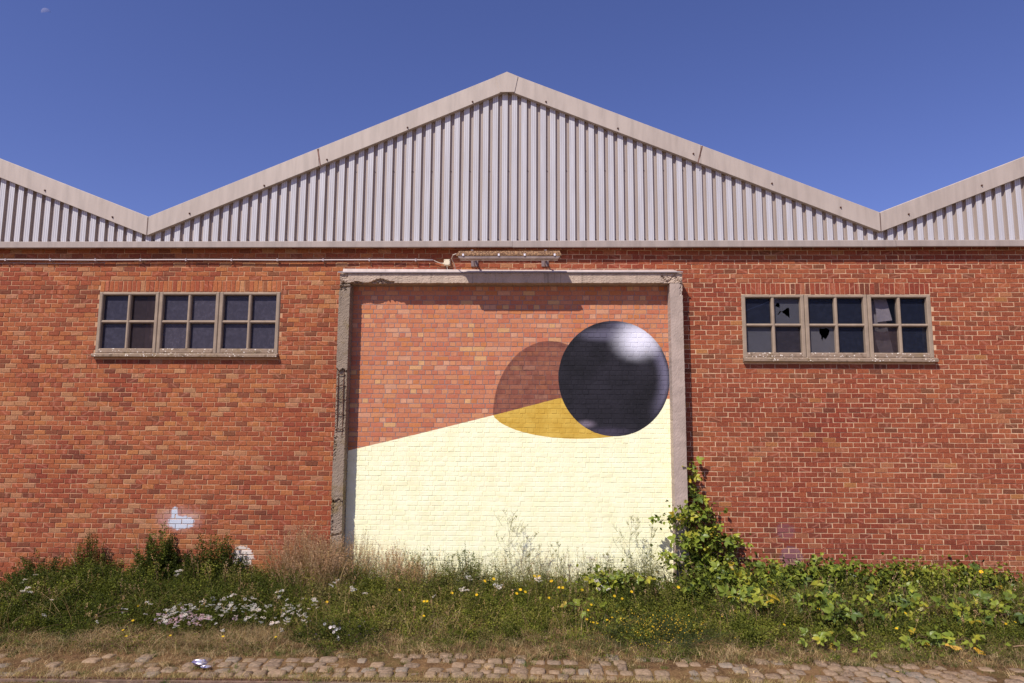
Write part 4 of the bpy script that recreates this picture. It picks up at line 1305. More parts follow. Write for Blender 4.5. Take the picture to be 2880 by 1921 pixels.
tag(gr.build('grass', M_LEAF), 'tall green and bleached grass growing through the weeds', 'grass', kind='stuff')
gr = LB()
# dry mat along the edge of the paving
grass(19000, -7.4, 7.4, -3.12, -2.1, 0.04, 0.16, DRY + [(0.20, 0.185, 0.06), (0.14, 0.10, 0.055), (0.12, 0.13, 0.035), (0.17, 0.12, 0.07)], 0.9, 0.0055, seg=2)
grass(7200, -7.4, 7.4, -3.05, -2.0, 0.05, 0.19, G_MD + G_LT[:1], 0.7, 0.005, clump(2.3, 3.1, 1.0, 0.15), seg=2)
grass(5200, -5.6, -3.2, -2.9, -1.9, 0.08, 0.22, DRY, 0.9, 0.005, clump(2.6, 2.9, 2.0, -0.2), seg=3)
# between the setts
grass(12000, -7.0, 7.0, -4.15, -2.8, 0.02, 0.08, DRY + DRY[:2] + [(0.16, 0.17, 0.05)], 0.9, 0.004, clump(2.9, 5.2, 0.7, 0.05), seg=2)
grass(9000, -7.4, -3.2, -3.8, -2.75, 0.03, 0.11, DRY + DRY[:2] + [(0.13, 0.15, 0.05)], 0.9, 0.004, clump(3.9, 4.2, 2.7, -0.1), seg=2)
grass(2600, -7.0, 7.0, -3.9, -2.8, 0.03, 0.09, G_MD + G_LT[:1], 0.6, 0.005, clump(4.3, 4.7, 4.1, 0.55), seg=2)
# straw line along the rail
x = R.uniform(-7, 3.0, 7200)
y = -3.80 + 0.0177 * (x + 1.85) + R.normal(0, 0.05, len(x)) + np.where(x > -2.2, -0.03, 0)
k = R.uniform(size=len(x)) < np.where(x > -2.6, 1.0, 0.6)
x, y = x[k], y[k]
h = R.uniform(0.03, 0.10, len(x))
gr.blades(np.stack([x, y, np.full(len(x), -0.01)], -1), h, R.normal(0, 0.7, (len(x), 2)) * h[:, None], np.full(len(x), 0.0045), colmix(len(x), [(0.50, 0.38, 0.18), (0.44, 0.31, 0.14), (0.30, 0.25, 0.09)]), 2)
# loose tufts, some green, some straw
tx = R.uniform(-7.4, 7.2, 900); ty = -3.08 + 1.15 * R.uniform(0, 1, 900) ** 1.3
tx2 = R.uniform(-7.0, 7.0, 420); ty2 = R.uniform(-4.1, -2.9, 420)
k = R.uniform(size=420) < np.where(tx2 < -3.2, 0.95, 0.5); tx, ty = np.concatenate([tx, tx2[k]]), np.concatenate([ty, ty2[k]])
nb_ = 26; n = len(tx)
sz = R.uniform(0.05, 0.16, n) * np.where(ty < -2.9, 0.55, 1.0)
tc = colmix(n, DRY + DRY + [(0.20, 0.185, 0.06), (0.12, 0.15, 0.04), (0.10, 0.14, 0.035), (0.16, 0.20, 0.045)])
bx, by = np.repeat(tx, nb_) + R.normal(0, 0.025, n * nb_), np.repeat(ty, nb_) + R.normal(0, 0.02, n * nb_)
hh = np.repeat(sz, nb_) * R.uniform(0.5, 1.2, n * nb_)
gr.blades(np.stack([bx, by, np.where(by < -2.9, -0.01, ground_z(bx, by) - 0.01)], -1), hh, R.normal(0, 0.8, (n * nb_, 2)) * hh[:, None], np.full(n * nb_, 0.006), np.repeat(tc, nb_, 0) * R.normal(1, 0.12, (n * nb_, 1)), 2)
tag(gr.build('dry_grass', M_DRY), 'short bleached grass matted along the edge of the cobbles', 'grass', kind='stuff')

# --- tall dry grass clumps
def tall_grass(x0, y0, rx, ry, n, h0, h1, label, plume=True, pal=DRY, green=0.25):
    loc = (x0, y0, float(ground_z(x0, y0)))
    root = thing('grass_clump', label, 'grass clump', loc, 'tall dry grass clumps by the doorway')
    lb = LB()
    x, y = R.normal(x0, rx, n), np.minimum(R.normal(y0, ry, n), -0.06)
    b = np.stack([x, y, ground_z(x, y) - 0.01], -1)
    h = R.uniform(h0, h1, n) * (1 - 0.3 * np.clip(np.abs(x - x0) / (2.5 * rx), 0, 1))
    ln = np.stack([(x - x0) * 0.25 + R.normal(0, 0.10, n), R.normal(-0.02, 0.06, n)], -1)
    ts = np.linspace(0, 1, 5)
    P_ = np.stack([b + np.concatenate([ln * t ** 1.8, (h * t)[:, None]], 1) for t in ts], 1)
    sc_ = colmix(n, pal)
    lb.stems(P_, 0.0022, sc_)
    nb_ = n * 3
    xb, yb = R.normal(x0, rx, nb_), np.minimum(R.normal(y0, ry, nb_), -0.06)
    hb = R.uniform(0.25, 0.75, nb_) * h1
    cb = colmix(nb_, list(pal)); gsel = R.uniform(size=nb_) < green; cb[gsel] = colmix(gsel.sum(), G_MD)
    lb.blades(np.stack([xb, yb, ground_z(xb, yb) - 0.01], -1), hb, R.normal(0, 0.4, (nb_, 2)) * hb[:, None], np.full(nb_, 0.0055), cb, 4)
    lb.build('blade', M_DRY, root, 'stuff', loc)
    if plume:
        lp = LB()
        m_ = 26
        tt_ = R.uniform(0.70, 1.03, (n, m_))
        p = b[:, None] + np.concatenate([ln[:, None] * (tt_ ** 1.8)[..., None], (h[:, None] * tt_)[..., None]], -1)
        az = R.uniform(0, 2 * np.pi, (n, m_)); el = R.uniform(0.6, 1.2, (n, m_))
        d = np.stack([np.cos(az) * np.cos(el), np.sin(az) * np.cos(el), np.sin(el)], -1)
        spread_ = ((1.05 - tt_) * 0.10 + 0.004)[..., None] * R.uniform(0.1, 1, (n, m_))[..., None]
        p = (p + d * spread_ * np.array([1, 1, 0.4])).reshape(-1, 3)
        lp.leaves(p, d.reshape(-1, 3), R.uniform(0.014, 0.026, n * m_), 0.0058, np.repeat(colmix(n, PINK + DRY[:1]), m_, 0))
        lp.build('seed_head', M_DRY, root, 'stuff', loc)
tall_grass(-3.60, -0.32, 0.24, 0.14, 380, 0.6, 1.18, 'tall pinkish dry grass with feathery plumes left of the broken jamb', green=0.15)
tall_grass(-3.15, -0.62, 0.24, 0.20, 290, 0.55, 1.0, 'tall dry grass clump in front of the broken concrete jamb')
tall_grass(-2.72, -0.32, 0.16, 0.10, 90, 0.6, 1.08, 'thin golden grass stems against the pale yellow wall by the left jamb', pal=[(0.38, 0.30, 0.12), (0.30, 0.26, 0.09)])
tall_grass(-2.12, -0.40, 0.15, 0.12, 130, 0.45, 0.82, 'bunch of brown seed heads against the pale yellow wall, right of golden grass')
tall_grass(-1.75, -0.75, 0.14, 0.12, 80, 0.35, 0.60, 'short dry plumes left of the bushy lucerne', green=0.4)
tall_grass(0.05, -0.35, 0.15, 0.1, 26, 0.55, 0.85, 'sparse tan grass stalks right of the tall mustard weed', pal=[(0.34, 0.26, 0.12)], green=0.5)

# straw tussocks that flop forward
def tussock(x0, y0, n, L, label, dirx):
    loc = (x0, y0, float(ground_z(x0, y0)))
    root = thing('straw_tussock', label, 'dead grass', loc, 'flattened straw tussocks')
    lb = LB()
    b = np.stack([R.normal(x0, 0.05, n), R.normal(y0, 0.05, n), np.full(n, loc[2])], -1)
    h = R.uniform(0.18, 0.36, n)
    ln = np.stack([R.normal(dirx, 0.25, n), R.normal(-0.25, 0.12, n)], -1) * L
    lb.blades(b, h, ln, np.full(n, 0.006), colmix(n, [(0.50, 0.37, 0.25), (0.42, 0.30, 0.19), (0.55, 0.43, 0.31)]), 5, droop=1.6)
    lb.build('blade', M_DRY, root, 'stuff', loc)
tussock(-1.72, -1.35, 60, 0.9, 'pale flopped straw tussock in front of the short dry plumes', -0.35)
tussock(-2.95, -1.2, 60, 0.9, 'bleached straw tussock spilling forward below the tall grass', 0.12)
tussock(-3.45, -1.45, 40, 0.8, 'bleached straw tussock beside the white yarrow', -0.3)
tussock(-1.25, -2.0, 50, 0.5, 'brown matted straw tussock near the cobbles', 0.1)

# --- bushes with small leaves
def bush(name, cat, x0, y0, rx, ry, h, nst, pal, Ll, label, group, nl=60, purple=0, k=1.0):
    loc = (x0, y0, float(ground_z(x0, y0)))
    root = thing(name, label, cat, loc, group)
    st, lf = LB(), LB()
    n = nst
    a = R.uniform(0, 2 * np.pi, n); rr = np.sqrt(R.uniform(0, 1, n))
    x, y = x0 + rx * 0.5 * rr * np.cos(a), np.minimum(y0 + ry * 0.5 * rr * np.sin(a), -0.05)
    hh = h * (1 - 0.65 * rr ** 1.6) * R.uniform(0.72, 1.08, n)
    b = np.stack([x, y, ground_z(x, y) - 0.01], -1)
    ln = np.stack([(x - x0) * 0.8 + R.normal(0, 0.05, n), (y - y0) * 0.6 - 0.02 + R.normal(0, 0.04, n)], -1)
    ts = np.linspace(0, 1, 4)
    P_ = np.stack([b + np.concatenate([ln * t ** 1.5, (hh * t)[:, None]], 1) for t in ts], 1)
    st.stems(P_, 0.0035, np.tile((0.07, 0.07, 0.03), (n, 1)))
    st.build('stem', M_LEAF, root, 'stuff', loc)
    t = R.uniform(0.08, 1.02, (n, nl)) ** 0.85
    p = b[:, None] + np.concatenate([ln[:, None] * (t ** 1.5)[..., None], (hh[:, None] * t)[..., None]], -1)
    az = R.uniform(0, 2 * np.pi, (n, nl)); el = R.normal(0.4, 0.45, (n, nl))
    d = np.stack([np.cos(az) * np.cos(el), np.sin(az) * np.cos(el), np.sin(el)], -1)
    p = (p + d * R.uniform(0, 0.06, (n, nl))[..., None] * (1.2 - t)[..., None]).reshape(-1, 3)
    p[:, 1] = np.minimum(p[:, 1], -0.012)
    L = (Ll * R.uniform(0.6, 1.4, (n, nl))).reshape(-1)
    lf.leaves(p, d.reshape(-1, 3), L, L * 0.5, np.repeat(colmix(n, pal), nl, 0) * R.normal(1, 0.15, (n * nl, 1)).clip(0.5, 1.6))
    lf.build('foliage', M_LEAF, root, 'stuff', loc)
    if purple:
        fl = LB(); k = R.choice(len(p), purple)
        fl.leaves(p[k], d.reshape(-1, 3)[k], 0.016, 0.012, colmix(purple, [(0.16, 0.09, 0.25), (0.22, 0.13, 0.30)]))
        fl.build('blossom', M_PETAL, root, 'stuff', loc)
    return root
gs = 'dark shrubs against the left wall'
bush('shrub', 'shrub', -5.98, -0.25, 0.46, 0.42, 1.04, 190, G_DK + G_MD[:2], 0.030, 'tall narrow dark green shrub below the blue paint spray', gs, 90)
bush('shrub', 'shrub', -5.08, -0.28, 0.64, 0.42, 0.98, 200, G_DK + G_MD[:1], 0.030, 'dark green shrub just left of the white daub on the bricks', gs)
bush('shrub', 'shrub', -7.12, -0.25, 0.36, 0.30, 0.92, 110, G_MD + [(0.12, 0.08, 0.03)], 0.026, 'brown tipped green shrub standing highest near the left edge', gs)
bush('shrub', 'shrub', -7.75, -0.4, 0.7, 0.5, 0.62, 110, G_MD + G_DK, 0.028, 'low green shrub cut by the left edge of the photo', gs)
bush('shrub', 'shrub', -6.95, -0.55, 0.8, 0.5, 0.52, 110, G_MD + G_LT[1:2], 0.028, 'low bright green shrub in front of the brown tipped one', gs)
gl = 'leafy lucerne plants in front of the mural'
bush('lucerne', 'weed', -0.95, -0.55, 0.55, 0.40, 0.84, 70, [(0.12, 0.15, 0.045), (0.15, 0.18, 0.05), (0.10, 0.13, 0.04)], 0.026, 'bushy lucerne with leafy tips, tallest green plant left of the mustard', gl, 52, 40)
bush('lucerne', 'weed', -2.45, -0.9, 0.6, 0.45, 0.48, 50, G_DK[1:] + G_MD, 0.019, 'low lucerne with purple flowers below the golden grass', gl, 52, 150)
bush('lucerne', 'weed', -0.2, -0.95, 0.8, 0.5, 0.45, 60, G_DK[1:] + G_MD, 0.019, 'spreading lucerne below the tall mustard weed', gl, 50, 90)
bush('lucerne', 'weed', -2.42, -2.55, 0.75, 0.55, 0.34, 90, G_DK, 0.018, 'dark lucerne hummock with violet flowers at the edge of the cobbles', gl, 55, 160)
bush('lucerne', 'weed', -3.9, -1.1, 0.7, 0.45, 0.42, 60, G_DK, 0.019, 'dark lucerne between the yarrow and the tall grass', gl, 50, 60)
ym = bush('melilot', 'weed', 1.55, -2.35, 1.15, 0.8, 0.40, 170, [(0.07, 0.095, 0.035), (0.05, 0.08, 0.03)], 0.014, 'grey green mound dotted with tiny yellow flowers beside the cobbles', 'yellow dotted mounds', 60)
fl = LB(); n = 420
p = np.stack([R.normal(1.58, 0.30, n), R.normal(-2.5, 0.17, n), R.uniform(0.05, 0.36, n)], -1)
fl.leaves(p, nrm(R.normal(0, 1, (n, 3)) + np.array([0, -0.7, 0.7])), 0.018, 0.014, colmix(n, [(0.62, 0.43, 0.05), (0.50, 0.36, 0.05)]))
fl.build('blossom', M_PETAL, ym, 'stuff', ym.location)

# --- mustard: thin much-branched stems with pods
def mustard(x0, y0, h, label, nb=16, pal=((0.22, 0.21, 0.09), (0.16, 0.18, 0.07))):
    loc = (x0, y0, float(ground_z(x0, y0)))
    root = thing('mustard_weed', label, 'weed', loc, 'wiry mustard weeds in front of the mural')
    st, pd = LB(), LB()
    main = np.array([[0, 0, 0], [0.02, 0, 0.35], [-0.01, 0.0, 0.7], [0.03, 0.0, 1.0]]) * h + np.array(loc)
    def at(t):
        k = min(int(t * 3), 2); f_ = t * 3 - k; return main[k] * (1 - f_) + main[k + 1] * f_
    st.stems(main[None], 0.004, np.array([pal[0]]))
    tips = []
    for k in range(nb):
        t = R.uniform(0.2, 0.97); b = at(t); az = R.uniform(0, 2 * np.pi); L = h * R.uniform(0.22, 0.42) * (1.2 - 0.75 * t)
        e = b + np.array([math.cos(az) * L * 0.75, math.sin(az) * L * 0.35, L * R.uniform(0.5, 0.9)])
        mid = (b + e) / 2 + np.array([math.cos(az), 0, -0.15]) * L * 0.12
        st.stems(np.stack([b, mid, e])[None], 0.0024, np.array([pal[k % 2]]))
        for q in range(3):
            f_ = R.uniform(0.3, 0.95); bb = mid * (1 - f_) + e * f_; a2_ = R.uniform(0, 2 * np.pi); l2 = L * R.uniform(0.25, 0.5)
            e2 = bb + np.array([math.cos(a2_) * l2 * 0.7, math.sin(a2_) * l2 * 0.3, l2 * 0.7])
            st.stems(np.stack([bb, (bb + e2) / 2, e2])[None], 0.0017, np.array([pal[k % 2]]))
            tips.append((bb, e2))
        tips.append((mid, e))
    st.build('stem', M_LEAF, root, 'stuff', loc)
    B_, D_ = [], []
    for a, e in tips:
        for q in range(7):
            f_ = R.uniform(0.1, 1.0); B_.append(a * (1 - f_) + e * f_); az = R.uniform(0, 6.28); D_.append((math.cos(az), math.sin(az) * 0.6, 0.7))
    B_, D_ = np.array(B_), nrm(np.array(D_)); n = len(B_)
    pd.leaves(B_, D_, R.uniform(0.014, 0.034, n), 0.0046, colmix(n, [(0.24, 0.24, 0.09), (0.15, 0.18, 0.06), (0.33, 0.28, 0.13)]))
    # leaves low down
    n = 60
    t = R.uniform(0.02, 0.55, n); B2 = np.array([at(q) for q in t]) + R.normal(0, 0.03, (n, 3)) * np.array([1, 1, 0.3])
    pd.leaves(B2, nrm(R.normal(0, 1, (n, 3)) + np.array([0, 0, 0.6])), R.uniform(0.025, 0.045, n), 0.014, colmix(n, G_MD + G_LT[1:2]))
    pd.build('pod', M_LEAF, root, 'stuff', loc)
mustard(-0.34, -0.32, 1.22, 'tall wiry mustard weed, highest against the middle of the pale wall', 22)
mustard(-0.02, -0.4, 0.9, 'leaning mustard weed just right of the highest one', 14)
mustard(0.42, -0.3, 0.74, 'slight brown mustard weed alone on the pale wall', 10)
mustard(1.55, -0.35, 1.14, 'tall wiry mustard weed left of the climbing bramble', 20)
mustard(1.85, -0.4, 0.98, 'mustard weed touching the climbing bramble', 16)
mustard(1.2, -0.45, 0.62, 'short mustard weed with white flowers nearby', 12)
mustard(-1.25, -0.4, 0.62, 'short mustard weed left of the bushy lucerne', 10)
mustard(2.05, -0.55, 0.62, 'mustard weed in front of the right jamb', 12)

# --- brambles: every leaf a part
def bramble_leaf(col):
    """three oval toothed leaflets on a stalk, folded along the vein"""
    V_, F_ = [], []
    def leaflet(ox, oy, ang, L):
        W = L * 0.62
        out = [(0.0, 0.0), (0.18, 0.62), (0.42, 1.0), (0.70, 0.78), (1.0, 0.0)]
        b = len(V_)
        ca, sa = math.cos(ang), math.sin(ang)
        def pt(u_, v_, z_):
            x_, y_ = u_ * L, v_ * W / 2
            V_.append((ox + x_ * ca - y_ * sa, oy + x_ * sa + y_ * ca, z_ - 0.25 * L * u_ * u_))
        for u_, v_ in out: pt(u_, 0 if v_ == 0 else 0, 0.0)                # vein
        for u_, v_ in out[1:4]: pt(u_, v_, 0.10 * L * v_)
        for u_, v_ in out[1:4]: pt(u_, -v_, 0.10 * L * v_)
        for sgn, o_ in ((1, 5), (-1, 8)):
            v0, v1, v2, v3, v4 = b, b + 1, b + 2, b + 3, b + 4
            a_, c_, e_ = b + o_, b + o_ + 1, b + o_ + 2
            for f_ in ((v0, v1, a_), (v1, v2, c_), (v1, c_, a_), (v2, v3, e_), (v2, e_, c_), (v3, v4, e_)):
                F_.append(f_ if sgn < 0 else f_[::-1])
    leaflet(0.35, 0, 0, 0.65); leaflet(0.32, 0.02, 1.15, 0.52); leaflet(0.32, -0.02, -1.15, 0.52)
    i = len(V_); V_.extend([(0, 0.012, 0), (0, -0.012, 0), (0.36, -0.01, 0), (0.36, 0.01, 0)])
    q = [(i, i + 1, i + 2), (i, i + 2, i + 3)]
    cF = np.tile(np.array(col), (len(F_) + 2, 1)) * R.normal(1, 0.06, (len(F_) + 2, 1))
    return mk('leaf', V_, [np.array(F_ + q)], M_BRAM, col=cF, link=False)
BL_LIGHT = [bramble_leaf(c) for c in ((0.26, 0.32, 0.045), (0.21, 0.275, 0.040), (0.32, 0.36, 0.05), (0.38, 0.37, 0.045), (0.18, 0.245, 0.038))]
BL_MID = [bramble_leaf(c) for c in ((0.11, 0.165, 0.032), (0.135, 0.19, 0.036), (0.085, 0.135, 0.028), (0.16, 0.22, 0.038))]
BL_YEL = [bramble_leaf((0.46, 0.33, 0.03)), bramble_leaf((0.40, 0.34, 0.05))]
from mathutils import Quaternion
def leaf_obj(pos, d, n_, size, me, root, loc):
    o = ob('leaf', me, root)
    x_ = Vector(d).normalized(); zv = Vector(n_); zv = (zv - x_ * zv.dot(x_)).normalized(); y_ = zv.cross(x_)
    m_ = Matrix((x_, y_, zv)).transposed().to_4x4() @ Matrix.Diagonal((size, size, size, 1))
    m_.translation = Vector(pos) - Vector(loc)
    o.matrix_basis = m_
    return o
def bramble(name, label, cat, canes, nleaf, size, light, yellow, group=None, fill=0, fpal=None, rmax=0.10, sprd=(0.22, 0.13, 0.10)):
    """canes: list of polylines in world coordinates"""
    loc = canes[0][0]
    root = thing(name, label, cat, loc, group)
    mb = MB()
    allp = []
    for c in canes:
        c = np.array(c, float)
        tt_ = np.linspace(0, 1, 14); kx = np.linspace(0, 1, len(c))
        P_ = np.stack([np.interp(tt_, kx, c[:, i]) for i in range(3)], 1)
        P_[1:-1] += R.normal(0, 0.012, (12, 3))
        mb.tube([Vector(p) - Vector(loc) for p in P_], list(np.linspace(0.006, 0.0025, 14)), 5)
        allp.append(P_)
    mb.build('cane', M_CANE, root)
    for k in range(nleaf):
        P_ = allp[R.integers(len(allp))]
        t = R.uniform(0.12, 1.0) * 13; i = min(int(t), 12); p = P_[i] * (1 - (t - i)) + P_[i + 1] * (t - i)
        az = R.uniform(0, 2 * np.pi)
        d = np.array([math.cos(az), math.sin(az) * 0.8 - 0.25, R.normal(0.15, 0.35)])
        d /= np.linalg.norm(d)
        p = p + d * R.uniform(0.0, rmax); p[1] = min(p[1], -0.02)
        nn = np.array([R.normal(-0.25, 0.35), R.normal(-0.65, 0.35), R.uniform(0.35, 1.0)])
        u_ = R.uniform()
        me = BL_YEL[R.integers(2)] if u_ < yellow else (BL_LIGHT[R.integers(5)] if u_ < yellow + light else BL_MID[R.integers(4)])
        leaf_obj(p, d, nn, size * R.uniform(0.65, 1.25), me, root, loc)
    if fill:
        lb = LB()
        idx = R.integers(0, len(allp), fill); P_ = np.stack([allp[i][R.integers(0, 14)] for i in idx]) + R.normal(0, 1, (fill, 3)) * np.array(sprd)
        P_[:, 2] = np.maximum(P_[:, 2], 0.02); P_[:, 1] = np.minimum(P_[:, 1], -0.03)
        L = R.uniform(0.04, 0.095, fill)
        lb.leaves(P_, nrm(R.normal(0, 1, (fill, 3)) + np.array([0, -0.3, 0])), L, L * 0.8, colmix(fill, fpal or G_DK + G_MD + [(0.22, 0.27, 0.04), (0.27, 0.31, 0.045), (0.20, 0.245, 0.035), (0.30, 0.33, 0.05), (0.24, 0.28, 0.04)]))
        lb.build('inner_foliage', M_LEAF, root, 'stuff', loc)
    return root
b0 = (2.72, -0.22, 0.05)
canes = [[b0, (2.62, -0.14, 0.8), (2.60, -0.12, 1.5), (2.56, -0.10, 2.12)], [b0, (2.58, -0.2, 0.7), (2.42, -0.34, 1.25), (2.32, -0.36, 1.42)],
         [b0, (2.6, -0.25, 0.8), (2.45, -0.38, 1.28), (1.98, -0.36, 1.22)], [b0, (2.85, -0.2, 0.7), (2.92, -0.18, 1.15), (2.72, -0.16, 1.45)],
         [b0, (3.0, -0.2, 0.6), (3.15, -0.2, 0.95), (3.32, -0.2, 0.82)], [b0, (2.7, -0.3, 0.6), (2.5, -0.42, 0.9), (2.32, -0.45, 0.98)],
         [b0, (2.9, -0.3, 0.5), (2.95, -0.32, 0.9), (2.78, -0.3, 1.2)], [b0, (2.5, -0.3, 0.4), (2.28, -0.45, 0.62), (1.95, -0.5, 0.72)], [b0, (2.66, -0.22, 0.9), (2.66, -0.18, 1.3), (2.62, -0.14, 1.62)]]
bramble('climbing_bramble', 'bramble climbing the wall beside the right concrete jamb', 'bramble', canes, 200, 0.16, 0.7, 0.05, fill=1100, sprd=(0.09, 0.07, 0.07))
def low_bramble(x0, y0, w, h, n, label, light=0.7, yellow=0.03, size=0.195, fill=1500):
    cs = []
    z0 = float(ground_z(x0, y0))
    for k in range(7):
        a = R.uniform(-1, 1); b = R.uniform(-0.5, 0.5)
        hh = h * R.uniform(0.65, 1.05)
        cs.append([(x0 + a * 0.08, y0 + b * 0.1, z0), (x0 + a * w * 0.35, y0 + b * 0.3 - 0.03, z0 + hh * 0.75), (x0 + a * w * 0.75, y0 + b * 0.5 - 0.05, z0 + hh), (x0 + a * w * 1.1, y0 + b * 0.6 - 0.1, z0 + hh * 0.72)])
    cs = [[(p[0], min(p[1], -0.05), p[2]) for p in c] for c in cs]
    bramble('bramble_bush', label, 'bramble', cs, n, size, light, yellow, 'low brambles along the verge', fill)
low_bramble(2.75, -0.75, 0.6, 0.50, 70, 'low bramble bush at the foot of the climbing bramble', 0.6, 0.05)
low_bramble(3.75, -0.45, 0.6, 0.46, 62, 'yellow green bramble below the lilac patch on the bricks', 0.6)
low_bramble(4.75, -0.40, 0.62, 0.56, 72, 'bramble hump with a sprig reaching up the right wall', 0.62)
low_bramble(5.75, -0.45, 0.6, 0.46, 62, 'bramble bush with large bright leaves third from the right edge', 0.6)
low_bramble(6.55, -0.5, 0.55, 0.46, 60, 'bramble bush with large bright leaves below the right window end', 0.6)
low_bramble(7.3, -0.6, 0.6, 0.34, 44, 'bramble bush with yellowed leaves cut by the right edge', 0.5, 0.15)
low_bramble(1.15, -0.85, 0.6, 0.42, 60, 'bramble sprawling in front of the pale yellow wall', 0.6, 0.02, 0.17, 400)
low_bramble(0.75, -1.65, 0.35, 0.26, 16, 'small lime green bramble sprig among yellow flowers', 0.8, 0.1, 0.16, 100)
low_bramble(3.05, -1.45, 0.3, 0.42, 34, 'lime green bramble spray over the dark grass near the yellow mound', 0.85, 0.12, 0.18, 200)
low_bramble(4.0, -1.7, 0.35, 0.36, 30, 'dark bramble spray in the middle of the long grass', 0.4, 0.02, 0.18, 260)
low_bramble(5.1, -1.5, 0.6, 0.34, 40, 'mid green bramble sprawling through the long dark grass', 0.45, 0.02, 0.18, 320)
low_bramble(5.0, -2.45, 0.45, 0.16, 26, 'lime green bramble runner reaching the cobbles', 0.8, 0.06, 0.15, 60)
low_bramble(3.7, -2.5, 0.35, 0.12, 14, 'flat bramble runner with a few leaves near the cobbles', 0.8, 0.08, 0.13, 30)
low_bramble(6.1, -1.6, 0.6, 0.36, 44, 'shaded bramble near the bottom right corner', 0.5, 0.06, 0.17, 320)

# --- flowers
ORD = 'leftmost second third fourth fifth sixth seventh eighth ninth tenth eleventh twelfth thirteenth fourteenth fifteenth sixteenth seventeenth eighteenth'.split()
def ordinal(pts, what, where):
    """labels counted from the left of the photo"""
    u_, _, _ = proj(np.array([(p[0], p[1], p[2]) for p in pts]))
    rk = np.argsort(np.argsort(u_))
    return [f'{ORD[k]} {what} from the left {where}' if k else f'leftmost {what} {where}' for k in rk]
def umbel(n, r, pal):
    """flat-topped head of little white florets"""
    lb = LB()
    a = R.uniform(0, 2 * np.pi, n); q = np.sqrt(R.uniform(0, 1, n)) * r
    b = np.stack([np.cos(a) * q, np.sin(a) * q, R.normal(0, 0.003, n) + 0.2 * (r - q) * 0.3], -1)
    az = R.uniform(0, 2 * np.pi, n)
    lb.leaves(b, nrm(np.stack([np.cos(az), np.sin(az), R.uniform(0.1, 0.7, n)], -1)), 0.013, 0.012, colmix(n, pal, var=0.06), 0.1)
    V_ = np.concatenate(lb.V)
    return mk('flower_head', V_, [np.concatenate(lb.T)], M_PETAL, col=np.concatenate(lb.CT), link=False)
WHITE = [(0.72, 0.68, 0.70), (0.66, 0.62, 0.64)]
PNK = [(0.60, 0.42, 0.55), (0.66, 0.52, 0.60)]
UM = [umbel(30, 0.030, WHITE) for _ in range(4)]
UMP = [umbel(30, 0.032, PNK) for _ in range(3)]
def yarrow_proto(heads, tall):
    root = thing('yarrow', 'x', 'flower', (0, 0, -5), 'x')
    lb = LB()
    lb.stems(np.array([[(0, 0, 0), (0.01, 0, tall * 0.5), (0.0, 0, tall)]]), 0.003, np.array([(0.08, 0.10, 0.04)]))
    n = 26
    t = R.uniform(0.05, 0.85, n); az = R.uniform(0, 6.28, n)
    lb.leaves(np.stack([0 * t, 0 * t, t * tall], -1), nrm(np.stack([np.cos(az), np.sin(az), 0.6 + 0 * t], -1)), 0.035, 0.009, colmix(n, G_MD))
    tops = [(0.0, 0.0, tall)]
    for k in range(heads - 1):
        a = R.uniform(0, 6.28); L = R.uniform(0.035, 0.075); e = (math.cos(a) * L, math.sin(a) * L, tall - R.uniform(0.0, 0.05)); tops.append(e)
        lb.stems(np.array([[(0.004, 0, tall * 0.72), (e[0] * 0.6, e[1] * 0.6, tall * 0.85), e]]), 0.002, np.array([(0.08, 0.10, 0.04)]))
    lb.build('stem', M_LEAF, root)
    return root, tops
def yarrow_set(pts, pink, label, group):
    first = {}
    labels = [label] * len(pts) if isinstance(label, str) else ordinal(pts, *label)
    for i, (x, y, h) in enumerate(pts):
        label = labels[i]
        k = i % 4
        if k not in first:
            r, tops = yarrow_proto((1, 2, 3, 3)[k], 1.0 * 0.34)
            for q, e in enumerate(tops):
                o = ob('flower_head', (UMP if pink else UM)[R.integers(3)], r); o.location = e; o.rotation_euler = (R.normal(0.35, 0.25), R.normal(0, 0.25), R.uniform(0, 6))
            first[k] = r; r['label'] = label; r['group'] = group
            r.location = (x, y, float(ground_z(x, y)) - 0.02); r.scale = (h / 0.34,) * 3; r.rotation_euler = (R.normal(0, 0.1), R.normal(0, 0.1), R.uniform(0, 6.28))
        else:
            o = dup(first[k], (x, y, float(ground_z(x, y)) - 0.02), R.uniform(0, 6.28), h / 0.34, label, group)
            o.rotation_euler = (R.normal(0, 0.1), R.normal(0, 0.1), o.rotation_euler.z)
pts = []
for _ in range(96):                                           # band of white yarrow in front of the left wall
    x = R.uniform(-4.85, -2.90)
    y = -2.20 + 0.24 * R.normal() + 0.10 * np.sin(x * 3.0)
    if R.uniform() < 0.14: y = R.uniform(-1.95, -1.6)
    pts.append((x, float(np.clip(y, -2.7, -1.6)), R.uniform(0.20, 0.31)))
yarrow_set(pts, False, 'white yarrow in the dense drift in front of the left wall', 'white yarrow drift')
pts = [(R.normal(-4.38, 0.22), R.normal(-2.38, 0.12), R.uniform(0.20, 0.28)) for _ in range(30)]
yarrow_set(pts, True, 'pink yarrow at the left end of the white drift', 'pink yarrow')
pts = [(-7.48, -0.89, .36), (-7.42, -1.19, .36), (-7.12, -1.69, .32), (-7.1, -1.59, .34), (-6.53, -1.9, .3), (-6.37, -2.3, .24), (-5.6, -2.45, .2), (-5.42, -2.2, .26), (-5.44, -0.77, .44), (-5.25, -0.81, .44),
       (-5.15, -2.05, .3), (-4.75, -2.15, .28), (-4.6, -2.05, .3), (-4.43, -1.9, .3), (-4.07, -1.7, .34), (-3.49, -1.5, .36)]
yarrow_set(pts, False, ('white yarrow', 'among those standing apart left of the drift'), 'scattered left yarrow')
